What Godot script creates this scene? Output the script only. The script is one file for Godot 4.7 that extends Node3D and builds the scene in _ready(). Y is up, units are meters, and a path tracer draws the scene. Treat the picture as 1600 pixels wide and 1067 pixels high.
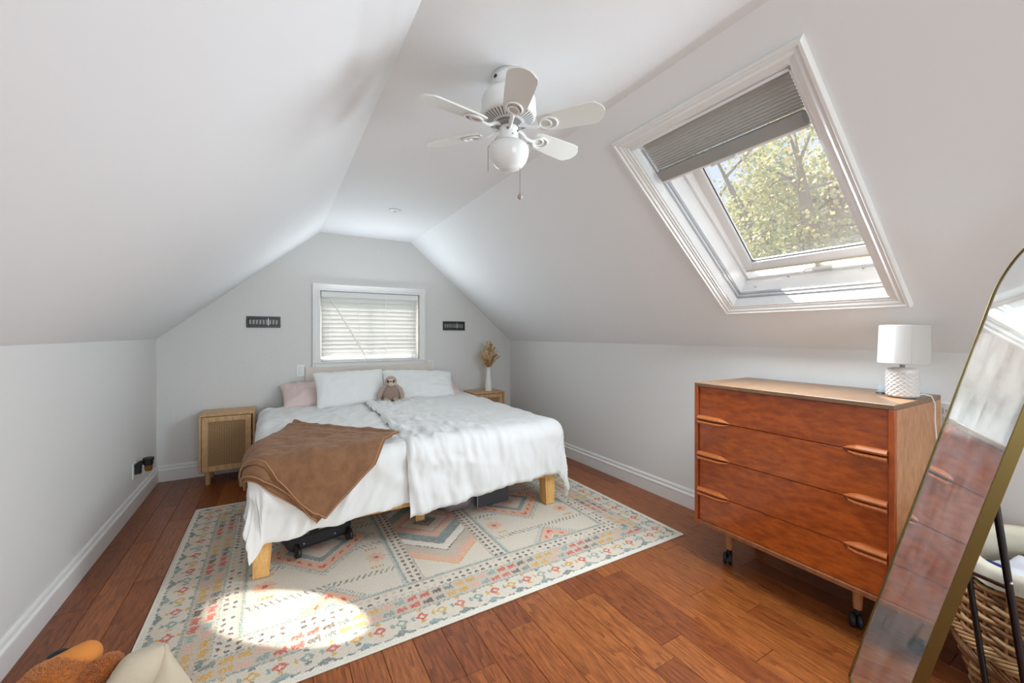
extends Node3D
# An attic bedroom. y up, metres; the camera stands at x = 0, z = 0, the bed end wall is at z = -4.65.

const LEFT := -0.90
const RIGHT := 2.68
const BACK := -4.65
const REAR := 2.40
const KNEE_L := 1.255
const KNEE_R := 1.215
const FLAT := 2.36
const FLAT_L := 0.402
const FLAT_R := 1.355

var M := {}
var rng := RandomNumberGenerator.new()
var noise_a := FastNoiseLite.new()
var noise_b := FastNoiseLite.new()
var noise_c := FastNoiseLite.new()

# ---------------------------------------------------------------- mesh building
class MB:
	var v := PackedVector3Array()
	var n := PackedVector3Array()
	var uv := PackedVector2Array()
	var idx := PackedInt32Array()
	var xf := Transform3D.IDENTITY

	func quad(a: Vector3, b: Vector3, c: Vector3, d: Vector3, off := Vector2.ZERO) -> void:
		a = xf * a; b = xf * b; c = xf * c; d = xf * d
		var nn := (b - a).cross(c - a)
		if nn.length_squared() < 1e-16:
			nn = (c - a).cross(d - a)
		nn = nn.normalized()
		var e1 := (b - a)
		if e1.length_squared() < 1e-14:
			e1 = c - d
		e1 = e1.normalized()
		var e2 := nn.cross(e1)
		var k := v.size()
		for p in [a, b, c, d]:
			v.append(p); n.append(nn); uv.append(Vector2((p - a).dot(e1), (p - a).dot(e2)) + off)
		idx.append_array(PackedInt32Array([k, k + 2, k + 1, k, k + 3, k + 2]))

	# quad turned so that its front looks away from the point c0
	func qo(a: Vector3, b: Vector3, c: Vector3, d: Vector3, c0: Vector3, off := Vector2.ZERO) -> void:
		var nn := (b - a).cross(c - a)
		if nn.length_squared() < 1e-16:
			nn = (c - a).cross(d - a)
		if nn.dot((a + b + c + d) / 4.0 - c0) < 0.0:
			quad(a, d, c, b, off)
		else:
			quad(a, b, c, d, off)

	# box with chamfered edges
	func box(lo: Vector3, hi: Vector3, c := 0.0, off := Vector2.ZERO) -> void:
		var o := (lo + hi) / 2.0
		var s := (hi - lo) / 2.0
		c = minf(c, minf(s.x, minf(s.y, s.z)) * 0.9)
		for ax in 3:
			var b1 := (ax + 1) % 3
			var b2 := (ax + 2) % 3
			for sg in [-1.0, 1.0]:
				var p := []
				for q in [[-1, -1], [1, -1], [1, 1], [-1, 1]]:
					var w := Vector3.ZERO
					w[ax] = sg * s[ax]
					w[b1] = q[0] * (s[b1] - c)
					w[b2] = q[1] * (s[b2] - c)
					p.append(o + w)
				qo(p[0], p[1], p[2], p[3], o, off)
			if c <= 0.0:
				continue
			for s1 in [-1.0, 1.0]:
				for s2 in [-1.0, 1.0]:
					var e := []
					for t in [-1.0, 1.0]:
						var w1 := Vector3.ZERO
						w1[ax] = t * (s[ax] - c); w1[b1] = s1 * s[b1]; w1[b2] = s2 * (s[b2] - c)
						var w2 := Vector3.ZERO
						w2[ax] = t * (s[ax] - c); w2[b1] = s1 * (s[b1] - c); w2[b2] = s2 * s[b2]
						e.append(o + w1); e.append(o + w2)
					qo(e[0], e[1], e[3], e[2], o, off)
		if c > 0.0:
			for sx in [-1.0, 1.0]:
				for sy in [-1.0, 1.0]:
					for sz in [-1.0, 1.0]:
						var a := o + Vector3(sx * s.x, sy * (s.y - c), sz * (s.z - c))
						var b := o + Vector3(sx * (s.x - c), sy * s.y, sz * (s.z - c))
						var d := o + Vector3(sx * (s.x - c), sy * (s.y - c), sz * s.z)
						qo(a, b, d, d, o, off)

	func turn_uv() -> void:
		for i in uv.size():
			uv[i] = Vector2(uv[i].y, uv[i].x)

	# a sheet of points p[i * (nv + 1) + j]; its front is on the side of dU x dV
	func grid(nu: int, nv: int, p: PackedVector3Array, wrap := false, uvs := PackedVector2Array()) -> void:
		var k := v.size()
		var m := PackedVector3Array()
		m.resize(p.size())
		var q := PackedVector3Array()
		q.resize(p.size())
		for i in p.size():
			q[i] = xf * p[i]
		for i in nu:
			for j in nv:
				var a := i * (nv + 1) + j
				var b := a + nv + 1
				var fn := (q[b] - q[a]).cross(q[b + 1] - q[a]) + (q[b + 1] - q[a]).cross(q[a + 1] - q[a])
				m[a] += fn; m[b] += fn; m[a + 1] += fn; m[b + 1] += fn
				idx.append_array(PackedInt32Array([k + a, k + b + 1, k + b, k + a, k + a + 1, k + b + 1]))
		if wrap:
			for j in nv + 1:
				var s := m[j] + m[nu * (nv + 1) + j]
				m[j] = s; m[nu * (nv + 1) + j] = s
		for j in [0, nv]:
			if q[j].distance_squared_to(q[(nu / 2) * (nv + 1) + j]) < 1e-12 and q[j].distance_squared_to(q[(nu / 3) * (nv + 1) + j]) < 1e-12:
				var s := Vector3.ZERO
				for i in nu + 1:
					s += m[i * (nv + 1) + j]
				for i in nu + 1:
					m[i * (nv + 1) + j] = s
		for i in p.size():
			v.append(q[i])
			n.append(m[i].normalized() if m[i].length_squared() > 1e-20 else Vector3.UP)
			uv.append(uvs[i] if uvs.size() else Vector2(float(i / (nv + 1)) / nu, float(i % (nv + 1)) / nv))

	# a turned shape: profile of (radius, height)
	func lathe(profile: Array, sides := 24, sx := 1.0, sz := 1.0) -> void:
		var p := PackedVector3Array()
		var nv := profile.size() - 1
		for i in sides + 1:
			var a := TAU * i / sides
			for j in nv + 1:
				var r: float = profile[j][0]
				var y: float = profile[j][1]
				p.append(Vector3(r * cos(a) * sx, y, -r * sin(a) * sz))
		grid(sides, nv, p, true)

	func ball(c: Vector3, r: Vector3, sides := 20, rows := 12) -> void:
		var p := PackedVector3Array()
		for i in sides + 1:
			var a := TAU * i / sides
			for j in rows + 1:
				var b := -PI / 2 + PI * j / rows
				p.append(c + Vector3(r.x * cos(b) * cos(a), r.y * sin(b), -r.z * cos(b) * sin(a)))
		grid(sides, rows, p, true)

	# a round bar along points; radii may change from point to point
	func tube(pts: Array, radii, sides := 8, closed := false, flat := 1.0) -> void:
		var cnt := pts.size()
		var t: Vector3 = (pts[1] - pts[0]).normalized()
		var side := t.cross(Vector3.UP)
		if side.length() < 0.05:
			side = t.cross(Vector3.RIGHT)
		side = side.normalized()
		var rows := []
		for i in cnt:
			var tt: Vector3
			if closed:
				tt = (pts[(i + 1) % cnt] - pts[(i - 1 + cnt) % cnt])
			elif i == 0:
				tt = pts[1] - pts[0]
			elif i == cnt - 1:
				tt = pts[i] - pts[i - 1]
			else:
				tt = pts[i + 1] - pts[i - 1]
			tt = tt.normalized()
			side = (side - tt * side.dot(tt)).normalized()
			rows.append([pts[i], side, tt.cross(side)])
		if closed:
			rows.append(rows[0])
		var p := PackedVector3Array()
		var last := rows.size() - 1
		var rr := func(i: int) -> float:
			return radii if radii is float else radii[i % cnt]
		for s in sides + 1:
			var a := TAU * s / sides
			if not closed:
				p.append(rows[0][0])
			for i in last + 1:
				var r: float = rr.call(i)
				p.append(rows[i][0] + rows[i][1] * cos(a) * r + rows[i][2] * sin(a) * r * flat)
			if not closed:
				p.append(rows[last][0])
		# front outside: around x along points inwards, so go round backwards
		var w := (p.size() / (sides + 1))
		var pr := PackedVector3Array()
		for s in sides + 1:
			pr.append_array(p.slice((sides - s) * w, (sides - s + 1) * w))
		grid(sides, w - 1, pr, true)

	# a flat outline (x, y) given thickness from z0 to z1; axes place it
	func slab(poly: PackedVector2Array, z0: float, z1: float, chamfer := 0.0) -> void:
		if Geometry2D.is_polygon_clockwise(poly):
			poly = poly.duplicate(); poly.reverse()
		var inner := poly
		if chamfer > 0.0:
			var off := Geometry2D.offset_polygon(poly, -chamfer, Geometry2D.JOIN_MITER)
			if off.size() == 1 and off[0].size() == poly.size():
				inner = off[0]
				if Geometry2D.is_polygon_clockwise(inner):
					inner.reverse()
				var best := 0
				for i in inner.size():
					if inner[i].distance_to(poly[0]) < inner[best].distance_to(poly[0]):
						best = i
				var turned := PackedVector2Array()
				for i in inner.size():
					turned.append(inner[(best + i) % inner.size()])
				inner = turned
			else:
				chamfer = 0.0
		var tris := Geometry2D.triangulate_polygon(inner)
		for side in [0, 1]:
			var z := z1 if side else z0
			var k := v.size()
			var nn := (xf.basis * Vector3(0, 0, 1 if side else -1)).normalized()
			for q in inner:
				v.append(xf * Vector3(q.x, q.y, z)); n.append(nn); uv.append(q)
			for i in range(0, tris.size(), 3):
				var a := inner[tris[i]]
				var b := inner[tris[i + 1]]
				var c := inner[tris[i + 2]]
				var ccw := (b - a).cross(c - a) > 0
				if xf.basis.determinant() < 0: ccw = not ccw
				if ccw == (side == 1):
					idx.append_array(PackedInt32Array([k + tris[i], k + tris[i + 2], k + tris[i + 1]]))
				else:
					idx.append_array(PackedInt32Array([k + tris[i], k + tris[i + 1], k + tris[i + 2]]))
		for i in poly.size():
			var j := (i + 1) % poly.size()
			var a := poly[i]
			var b := poly[j]
			quad(Vector3(a.x, a.y, z0 + chamfer), Vector3(b.x, b.y, z0 + chamfer), Vector3(b.x, b.y, z1 - chamfer), Vector3(a.x, a.y, z1 - chamfer))
			if chamfer > 0.0:
				var c := inner[i]
				var d := inner[j]
				quad(Vector3(a.x, a.y, z1 - chamfer), Vector3(b.x, b.y, z1 - chamfer), Vector3(d.x, d.y, z1), Vector3(c.x, c.y, z1))
				quad(Vector3(c.x, c.y, z0), Vector3(d.x, d.y, z0), Vector3(b.x, b.y, z0 + chamfer), Vector3(a.x, a.y, z0 + chamfer))

	# mitred moulding round a rectangle; profile of (inset from the outer edge, height)
	func casing(o: Vector3, s: Vector3, t: Vector3, nn: Vector3, s0: float, t0: float, s1: float, t1: float, profile: Array, sides := [0, 1, 2, 3]) -> void:
		for i in profile.size() - 1:
			var a: float = profile[i][0]
			var ha: float = profile[i][1]
			var b: float = profile[i + 1][0]
			var hb: float = profile[i + 1][1]
			var ca := [[s0 + a, t0 + a], [s1 - a, t0 + a], [s1 - a, t1 - a], [s0 + a, t1 - a]]
			var cb := [[s0 + b, t0 + b], [s1 - b, t0 + b], [s1 - b, t1 - b], [s0 + b, t1 - b]]
			for k in sides:
				var m: int = (k + 1) % 4
				quad(o + s * ca[k][0] + t * ca[k][1] + nn * ha, o + s * ca[m][0] + t * ca[m][1] + nn * ha, o + s * cb[m][0] + t * cb[m][1] + nn * hb, o + s * cb[k][0] + t * cb[k][1] + nn * hb)

	func mesh(m: Material) -> ArrayMesh:
		var a := []
		a.resize(Mesh.ARRAY_MAX)
		a[Mesh.ARRAY_VERTEX] = v
		a[Mesh.ARRAY_NORMAL] = n
		a[Mesh.ARRAY_TEX_UV] = uv
		a[Mesh.ARRAY_INDEX] = idx
		var am := ArrayMesh.new()
		am.add_surface_from_arrays(Mesh.PRIMITIVE_TRIANGLES, a)
		am.surface_set_material(0, m)
		return am

# ---------------------------------------------------------------- scene helpers
var taken := {}

func numbered(called: String) -> String:
	if not taken.has(called):
		taken[called] = 0
		return called
	taken[called] += 1
	return "%s_%03d" % [called, taken[called]]

func tag(o: Node, label: String, category: String, group := "") -> Node:
	o.set_meta("label", label)
	if category: o.set_meta("category", category)
	if group: o.set_meta("group", group)
	return o

func thing(called: String, label: String, category: String, at := Vector3.ZERO, turn := 0.0, group := "") -> Node3D:
	var o := Node3D.new()
	o.name = numbered(called)
	add_child(o, true)
	o.position = at
	o.rotation.y = turn
	tag(o, label, category, group)
	return o

# one mesh under a thing or a part; world = the points were laid out in the room's own axes
func part(called: String, mb: MB, m: Material, parent: Node3D, world := false) -> MeshInstance3D:
	var o := MeshInstance3D.new()
	o.name = called
	o.mesh = mb.mesh(m)
	parent.add_child(o, true)
	if world:
		o.transform = parent.global_transform.affine_inverse()
	return o

# a thing that is one mesh
func single(called: String, mb: MB, m: Material, label: String, category: String, group := "") -> MeshInstance3D:
	var o := MeshInstance3D.new()
	o.name = numbered(called)
	o.mesh = mb.mesh(m)
	add_child(o, true)
	tag(o, label, category, group)
	return o

func struct(called: String, mb: MB, m: Material, label: String, parent: Node3D = null) -> MeshInstance3D:
	var o := MeshInstance3D.new()
	o.name = called if parent else numbered(called)
	o.mesh = mb.mesh(m)
	(parent if parent else self).add_child(o, true)
	if parent == null:
		o.set_meta("kind", "structure")
		tag(o, label, called.split("_")[0])
	return o

func mat(c: Color, rough := 0.6, metal := 0.0, spec := 0.5) -> StandardMaterial3D:
	var m := StandardMaterial3D.new()
	m.albedo_color = c
	m.roughness = rough
	m.metallic = metal
	m.metallic_specular = spec
	return m

func rgb(r: int, g: int, b: int) -> Color:
	return Color(r / 255.0, g / 255.0, b / 255.0)

# a normal/height noise picture
func noise_tex(size: int, freq: float, octaves := 3, seed_ := 1) -> NoiseTexture2D:
	var f := FastNoiseLite.new()
	f.noise_type = FastNoiseLite.TYPE_SIMPLEX_SMOOTH
	f.frequency = freq
	f.fractal_octaves = octaves
	f.seed = seed_
	var t := NoiseTexture2D.new()
	t.width = size
	t.height = size
	t.seamless = true
	t.noise = f
	return t

func relief(m: StandardMaterial3D, t: Texture2D, cm: float, scale: float, world := true) -> StandardMaterial3D:
	m.heightmap_enabled = true
	m.heightmap_texture = t
	m.heightmap_scale = cm
	m.uv1_triplanar = true
	m.uv1_world_triplanar = world
	m.uv1_scale = Vector3.ONE * scale
	return m

func image_tex(w: int, h: int, data: PackedByteArray) -> ImageTexture:
	return ImageTexture.create_from_image(Image.create_from_data(w, h, false, Image.FORMAT_RGB8, data))

func smooth(a: float, b: float, x: float) -> float:
	return smoothstep(a, b, x)

# ---------------------------------------------------------------- light, camera
func set_up() -> void:
	rng.seed = 7
	noise_a.seed = 11; noise_a.frequency = 1.0; noise_a.fractal_octaves = 3
	noise_b.seed = 23; noise_b.frequency = 1.0; noise_b.fractal_octaves = 2
	noise_c.seed = 37; noise_c.frequency = 1.0; noise_c.fractal_type = FastNoiseLite.FRACTAL_RIDGED; noise_c.fractal_octaves = 2

	var cam := Camera3D.new()
	cam.name = "camera"
	add_child(cam)
	cam.position = Vector3(0, 1.3, 0)
	cam.rotation.y = -atan(370.0 / 635.0)
	var near := 0.05
	cam.set_frustum(near * 1067.0 / 635.0, Vector2(0, -11.5 / 635.0 * near), near, 200.0)
	cam.current = true

	var env := Environment.new()
	env.background_mode = Environment.BG_SKY
	var sky := ProceduralSkyMaterial.new()
	sky.sky_top_color = rgb(200, 218, 244)
	sky.sky_horizon_color = rgb(232, 239, 250)
	sky.ground_bottom_color = rgb(95, 100, 85)
	sky.ground_horizon_color = rgb(165, 170, 160)
	sky.sky_curve = 0.2
	sky.sun_angle_max = 1.0
	env.sky = Sky.new()
	env.sky.sky_material = sky
	env.background_energy_multiplier = 1.7
	env.tonemap_mode = Environment.TONE_MAPPER_LINEAR
	env.tonemap_exposure = 0.73
	env.sdfgi_enabled = true
	env.ssao_enabled = true
	env.ssil_enabled = true
	var we := WorldEnvironment.new()
	we.name = "world"
	we.environment = env
	add_child(we)

	var sun := DirectionalLight3D.new()
	sun.name = "sun"
	add_child(sun)
	sun.look_at_from_position(Vector3.ZERO, -Vector3(0.04, 0.79, -0.60), Vector3.UP)
	sun.light_energy = 9.5
	sun.light_color = Color(1.0, 0.97, 0.93)
	sun.light_angular_distance = 0.6
	sun.shadow_enabled = true
	sun.sky_mode = DirectionalLight3D.SKY_MODE_LIGHT_ONLY

	# daylight that comes in at the windows: one light just inside each pane
	window_light("skylight_daylight", slope(0.86, -1.085, -0.005), slope(0.86, -1.085, -1.0), Vector2(0.66, 0.80), 6.0)
	window_light("bed_window_daylight", Vector3(0.93, 1.52, BACK + 0.13), Vector3(0.93, 2.5, BACK + 2.0), Vector2(1.0, 0.30), 1.25)
	window_light("rear_window_daylight", Vector3(1.0, 1.30, REAR - 0.01), Vector3(1.0, 1.30, 0), Vector2(1.9, 1.3), 7.2)

	# sunlight thrown back by the leaning mirror on to the rug
	var bounce := SpotLight3D.new()
	bounce.name = "mirror_sunlight"
	add_child(bounce)
	bounce.look_at_from_position(Vector3(1.915, 1.17, -0.392), Vector3(0.06, 0, -2.115), Vector3.UP)
	bounce.light_energy = 46.0
	bounce.light_color = Color(1.0, 0.98, 0.95)
	bounce.spot_angle = 3.7
	bounce.spot_angle_attenuation = 0.22
	bounce.spot_range = 8.0
	bounce.spot_attenuation = 2.0
	bounce.light_size = 0.015
	bounce.shadow_enabled = true

func window_light(called: String, at: Vector3, towards: Vector3, size: Vector2, energy: float) -> void:
	var l := AreaLight3D.new()
	l.name = called
	add_child(l)
	l.look_at_from_position(at, towards, Vector3(0.1, 1, 0.05).normalized())
	l.area_size = size
	l.light_energy = energy
	l.light_color = rgb(229, 243, 255)
	l.shadow_enabled = true
	l.set("area_range", 12.0)

func slope_dir() -> Vector3:
	return Vector3(FLAT_R - RIGHT, FLAT - KNEE_R, 0).normalized()

func slope_out() -> Vector3:
	var u := slope_dir()
	return Vector3(u.y, -u.x, 0)

# a point of the slope over the dresser: u up the slope, z along the room, d outwards
func slope(u: float, z: float, d: float) -> Vector3:
	return Vector3(RIGHT, KNEE_R, z) + slope_dir() * u + slope_out() * d

# ---------------------------------------------------------------- pictures computed for wood, rug and cloth
func wood_tex(w: int, h: int, boards: int, base: Color, dark: Color, rings: float, sd: int, figure := 1.0, across := 1.6, along := 0.30, contrast := 1.0) -> ImageTexture:
	# grain runs along the second axis; one log cut per board
	var data := PackedByteArray()
	data.resize(w * h * 3)
	var f := FastNoiseLite.new()
	f.seed = sd; f.frequency = 1.0; f.fractal_octaves = 2
	var bw := w / boards
	var par := []
	var r := RandomNumberGenerator.new()
	r.seed = sd
	for b in boards:
		par.append([r.randf_range(0.2, 0.8), r.randf_range(0.05, 0.5), r.randf_range(-0.5, 0.5), r.randf_range(0, 50)])
	var k := 0
	for y in h:
		var fy := float(y) / h
		var per := sin(TAU * fy)
		var per2 := cos(TAU * fy)
		for x in w:
			var b: Array = par[mini(x / bw, boards - 1)]
			var fx := float(x % bw) / bw
			var wob := f.get_noise_3d(fx * across + b[3], per * along, per2 * along)
			var dd: float = b[1] + 0.55 * (per * b[2] + 0.5 * wob)
			var dx: float = fx - b[0] + 0.10 * wob
			var rr := sqrt(dx * dx + dd * dd * figure)
			var ring := fposmod(rr * rings + wob * 0.35, 1.0)
			ring = ring * ring * ring
			var pore := f.get_noise_3d(fx * 70.0, per * 9.0 + b[3], per2 * 9.0)
			var pore2 := f.get_noise_3d(fx * 16.0 + 9.0, per * 2.0, per2 * 2.0 + b[3])
			var t := clampf(0.22 + contrast * 0.50 * ring + 0.35 * maxf(pore - 0.1, 0.0) + 0.38 * pore2, 0.0, 1.0)
			data[k] = int(255.0 * lerpf(base.r, dark.r, t))
			data[k + 1] = int(255.0 * lerpf(base.g, dark.g, t))
			data[k + 2] = int(255.0 * lerpf(base.b, dark.b, t))
			k += 3
	return image_tex(w, h, data)

func wood_mat(t: Texture2D, tint: Color, rough: float, uvs: Vector3, coat := 0.0) -> StandardMaterial3D:
	var m := mat(tint, rough)
	m.albedo_texture = t
	m.uv1_scale = uvs
	if coat > 0.0:
		m.clearcoat_enabled = true
		m.clearcoat = coat
		m.clearcoat_roughness = 0.18
	return m

func materials() -> void:
	var fine := noise_tex(256, 0.05, 4, 3)
	var weave := noise_tex(256, 0.22, 2, 5)
	var lumps := noise_tex(256, 0.018, 3, 9)
	M.fine = fine; M.weave = weave; M.lumps = lumps
	M.wall = relief(mat(rgb(223, 221, 217), 0.62), fine, 0.05, 1.6)
	M.ceiling = relief(mat(rgb(237, 237, 237), 0.75), fine, 0.05, 1.4)
	M.trim = mat(rgb(234, 232, 228), 0.32)
	M.white = mat(rgb(236, 236, 236), 0.3)
	M.frame_white = mat(rgb(240, 240, 240), 0.28)
	M.cream_line = mat(rgb(214, 200, 172), 0.5)
	M.plastic = mat(rgb(238, 237, 233), 0.35)
	M.dark_gap = mat(rgb(30, 24, 20), 0.9)
	M.glass = mat(Color(0.93, 0.95, 0.96, 0.16), 0.02)
	M.glass.transparency = BaseMaterial3D.TRANSPARENCY_ALPHA
	M.clear = mat(Color(0.95, 0.97, 0.97, 0.06), 0.02)
	M.clear.transparency = BaseMaterial3D.TRANSPARENCY_ALPHA
	M.black = mat(rgb(24, 24, 25), 0.4)
	M.black_metal = mat(rgb(20, 20, 22), 0.35, 0.0, 0.6)
	M.rubber = mat(rgb(22, 22, 24), 0.55)
	M.steel = mat(rgb(190, 192, 195), 0.3, 1.0)
	M.brass = mat(rgb(128, 110, 66), 0.42, 1.0)
	M.oak = []
	for s in 3:
		M.oak.append(wood_tex(224, 1024, 2, rgb(172, 104, 54), rgb(98, 50, 22), 6.0, 40 + s, 1.0, 1.5, 0.28, 0.9))
	M.plank = []
	for tint in [rgb(236, 216, 200), rgb(250, 236, 216), rgb(218, 196, 178), rgb(255, 244, 222)]:
		for t in M.oak:
			M.plank.append(wood_mat(t, tint, 0.30, Vector3(1.0 / 0.254, 1.0 / 1.05, 1)))
	var wal := wood_tex(512, 768, 1, rgb(188, 94, 28), rgb(118, 48, 12), 6.0, 61, 0.35, 1.4, 0.10, 0.40)
	M.walnut = []
	for tint in [rgb(250, 240, 230), rgb(255, 250, 245)]:
		M.walnut.append(wood_mat(wal, tint, 0.24, Vector3(1.0 / 0.45, 1.0 / 1.0, 1), 0.1))
	for m in M.walnut:
		m.metallic_specular = 0.55
	M.walnut_edge = wood_mat(wal, rgb(255, 245, 240), 0.42, Vector3(2.0, 1.0, 1), 0.2)
	M.walnut_side = wood_mat(wood_tex(256, 512, 1, rgb(200, 142, 94), rgb(150, 98, 58), 6.0, 66, 0.35, 1.4, 0.10, 0.35), rgb(255, 250, 245), 0.4, Vector3(1.0 / 0.5, 1.0 / 0.85, 1), 0.2)
	M.handle = wood_mat(M.walnut_side.albedo_texture, rgb(255, 206, 160), 0.30, Vector3(6.0, 1.2, 1), 0.3)
	M.pine = wood_mat(wood_tex(128, 512, 1, rgb(232, 188, 122), rgb(200, 146, 82), 6.0, 71, 0.4, 1.0, 0.2), rgb(255, 252, 246), 0.42, Vector3(4.0, 1.2, 1))
	M.light_oak = wood_mat(wood_tex(256, 512, 1, rgb(214, 178, 134), rgb(184, 142, 98), 7.0, 73, 0.4, 1.2, 0.2), rgb(255, 250, 246), 0.5, Vector3(2.4, 1.4, 1))
	M.cane = mat(rgb(196, 156, 112), 0.6)
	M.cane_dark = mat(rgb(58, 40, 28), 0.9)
	M.duvet = relief(mat(rgb(225, 224, 220), 0.85), weave, 0.05, 9.0)
	M.duvet.rim_enabled = true; M.duvet.rim = 0.1
	M.sheet = relief(mat(rgb(240, 238, 232), 0.85), weave, 0.05, 9.0)
	M.pillow = relief(mat(rgb(236, 236, 232), 0.85), weave, 0.06, 8.0)
	M.pink = relief(mat(rgb(224, 200, 195), 0.85), weave, 0.05, 8.0)
	M.throw = relief(mat(rgb(128, 90, 62), 0.95), lumps, 0.5, 3.0)
	var tn := noise_tex(512, 0.008, 4, 29)
	var gr := Gradient.new()
	gr.set_color(0, rgb(236, 233, 231)); gr.set_color(1, Color.WHITE)
	gr.set_offset(0, 0.35); gr.set_offset(1, 0.65)
	tn.color_ramp = gr
	M.throw.albedo_texture = tn
	M.throw.albedo_color = rgb(136, 96, 66)
	M.throw.rim_enabled = true; M.throw.rim = 0.6; M.throw.rim_tint = 0.6
	M.throw_edge = relief(mat(rgb(178, 134, 98), 0.9), weave, 0.1, 6.0)
	M.shade_grey = mat(rgb(196, 194, 188), 0.8)
	M.shade_rail = mat(rgb(160, 158, 153), 0.75)
	M.linen = relief(mat(rgb(200, 195, 189), 0.9), weave, 0.05, 14.0)
	M.linen.backlight_enabled = true; M.linen.backlight = Color(0.25, 0.24, 0.22)
	M.ceramic = mat(rgb(216, 211, 206), 0.3)
	M.slat = mat(rgb(242, 242, 240), 0.4)
	M.slat.backlight_enabled = true; M.slat.backlight = Color(0.35, 0.35, 0.34)

# ---------------------------------------------------------------- room shell
func room() -> void:
	# floor: a dark base with every board laid on it
	var b := MB.new()
	b.box(Vector3(LEFT - 0.1, -0.16, BACK - 0.1), Vector3(RIGHT + 0.1, -0.0135, REAR + 0.1))
	var fl := struct("floor", b, M.dark_gap, "warm brown oak board floor running the length of the room")
	var wd := 0.127
	var row := 0
	var x := 0.378 - wd * 11
	while x < RIGHT + 0.02:
		var z := REAR + 0.02 - rng.randf_range(0.0, 0.9)
		var z1 := REAR + 0.02
		var first := true
		while z1 > BACK - 0.01:
			var ln := rng.randf_range(0.45, 1.25)
			if z1 > 0.9: ln = 1.5
			if first: ln = ln * rng.randf_range(0.5, 1.0)
			first = false
			var z0 := maxf(z1 - ln, BACK - 0.02)
			if z0 - (BACK - 0.02) < 0.18: z0 = BACK - 0.02
			var lo := maxf(x, LEFT - 0.02)
			var hi := minf(x + wd, RIGHT + 0.02)
			if hi - lo > 0.01:
				plank(fl, lo, hi, z0, z1)
			z1 = z0
		x += wd
		row += 1

	# walls
	b = MB.new()
	b.box(Vector3(LEFT - 0.12, -0.1, BACK - 0.1), Vector3(LEFT, KNEE_L + 0.05, REAR + 0.1))
	struct("wall_left", b, M.wall, "low grey knee wall under the long blank slope")
	b = MB.new()
	b.box(Vector3(RIGHT, -0.1, BACK - 0.1), Vector3(RIGHT + 0.12, KNEE_R + 0.03, REAR + 0.1))
	struct("wall_right", b, M.wall, "low grey knee wall behind the wooden dresser")
	for e in [["wall_back", BACK, -1.0, Vector2(0.405, 1.005), Vector2(1.452, 1.752), "grey gable wall behind the bed with a small window"], ["wall_rear", REAR, 1.0, Vector2(0.0, 0.65), Vector2(2.0, 2.0), "grey gable wall with a large window facing the bed end"]]:
		b = MB.new()
		var za: float = e[1]
		var zb: float = e[1] + 0.16 * e[2]
		var lo: Vector2 = e[3]
		var hi: Vector2 = e[4]
		var mid := (lo.x + hi.x) / 2
		var g := 0.08
		var pl := PackedVector2Array([Vector2(LEFT - g, -0.05), Vector2(mid, -0.05), Vector2(mid, lo.y), Vector2(lo.x, lo.y), Vector2(lo.x, hi.y), Vector2(mid, hi.y), Vector2(mid, FLAT + g), Vector2(FLAT_L - 0.03, FLAT + g), Vector2(LEFT - g, KNEE_L + g * 0.3)])
		var pr := PackedVector2Array([Vector2(RIGHT + g, -0.05), Vector2(RIGHT + g, KNEE_R + g * 0.3), Vector2(FLAT_R + 0.03, FLAT + g), Vector2(mid, FLAT + g), Vector2(mid, hi.y), Vector2(hi.x, hi.y), Vector2(hi.x, lo.y), Vector2(mid, lo.y), Vector2(mid, -0.05)])
		b.slab(pl, minf(za, zb), maxf(za, zb))
		b.slab(pr, minf(za, zb), maxf(za, zb))
		struct(e[0], b, M.wall, e[5])

	# ceiling: two slopes and the flat strip between them, with the skylight's hole in one slope
	var root := Node3D.new()
	root.name = "ceiling"
	add_child(root)
	root.set_meta("kind", "structure")
	tag(root, "white attic ceiling of two slopes and a narrow flat strip", "ceiling")
	var th := 0.30
	var zl := REAR + 0.2 - (BACK - 0.2)
	b = MB.new()
	var ul := Vector2(FLAT_L - LEFT, FLAT - KNEE_L).normalized()
	var ol := Vector2(-ul.y, ul.x)
	b.slab(PackedVector2Array([Vector2(LEFT, KNEE_L) - ul * 0.25, Vector2(FLAT_L, FLAT), Vector2(FLAT_L, FLAT) + Vector2(0, th / ol.y), Vector2(LEFT, KNEE_L) - ul * 0.25 + ol * th]), BACK - 0.2, REAR + 0.2)
	part("slope", b, M.ceiling, root)
	b = MB.new()
	b.slab(PackedVector2Array([Vector2(FLAT_L - 0.005, FLAT), Vector2(FLAT_R + 0.005, FLAT), Vector2(FLAT_R + 0.005, FLAT + th * 1.3), Vector2(FLAT_L - 0.005, FLAT + th * 1.3)]), BACK - 0.2, REAR + 0.2)
	part("flat_strip", b, M.ceiling, root)
	b = MB.new()
	var top := 1.751
	for q in [[-0.25, SKY_U0, BACK - 0.2, REAR + 0.2], [SKY_U1, top, BACK - 0.2, REAR + 0.2], [SKY_U0, SKY_U1, BACK - 0.2, SKY_Z0], [SKY_U0, SKY_U1, SKY_Z1, REAR + 0.2]]:
		slope_box(b, q[0], q[1], q[2], q[3], 0.0, th)
	part("slope", b, M.ceiling, root)

	# baseboards
	var prof := [[0.0, 0.142], [0.006, 0.142], [0.010, 0.134], [0.012, 0.124], [0.008, 0.119], [0.009, 0.113], [0.017, 0.103], [0.018, 0.094], [0.014, 0.090], [0.014, 0.0]]
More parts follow.
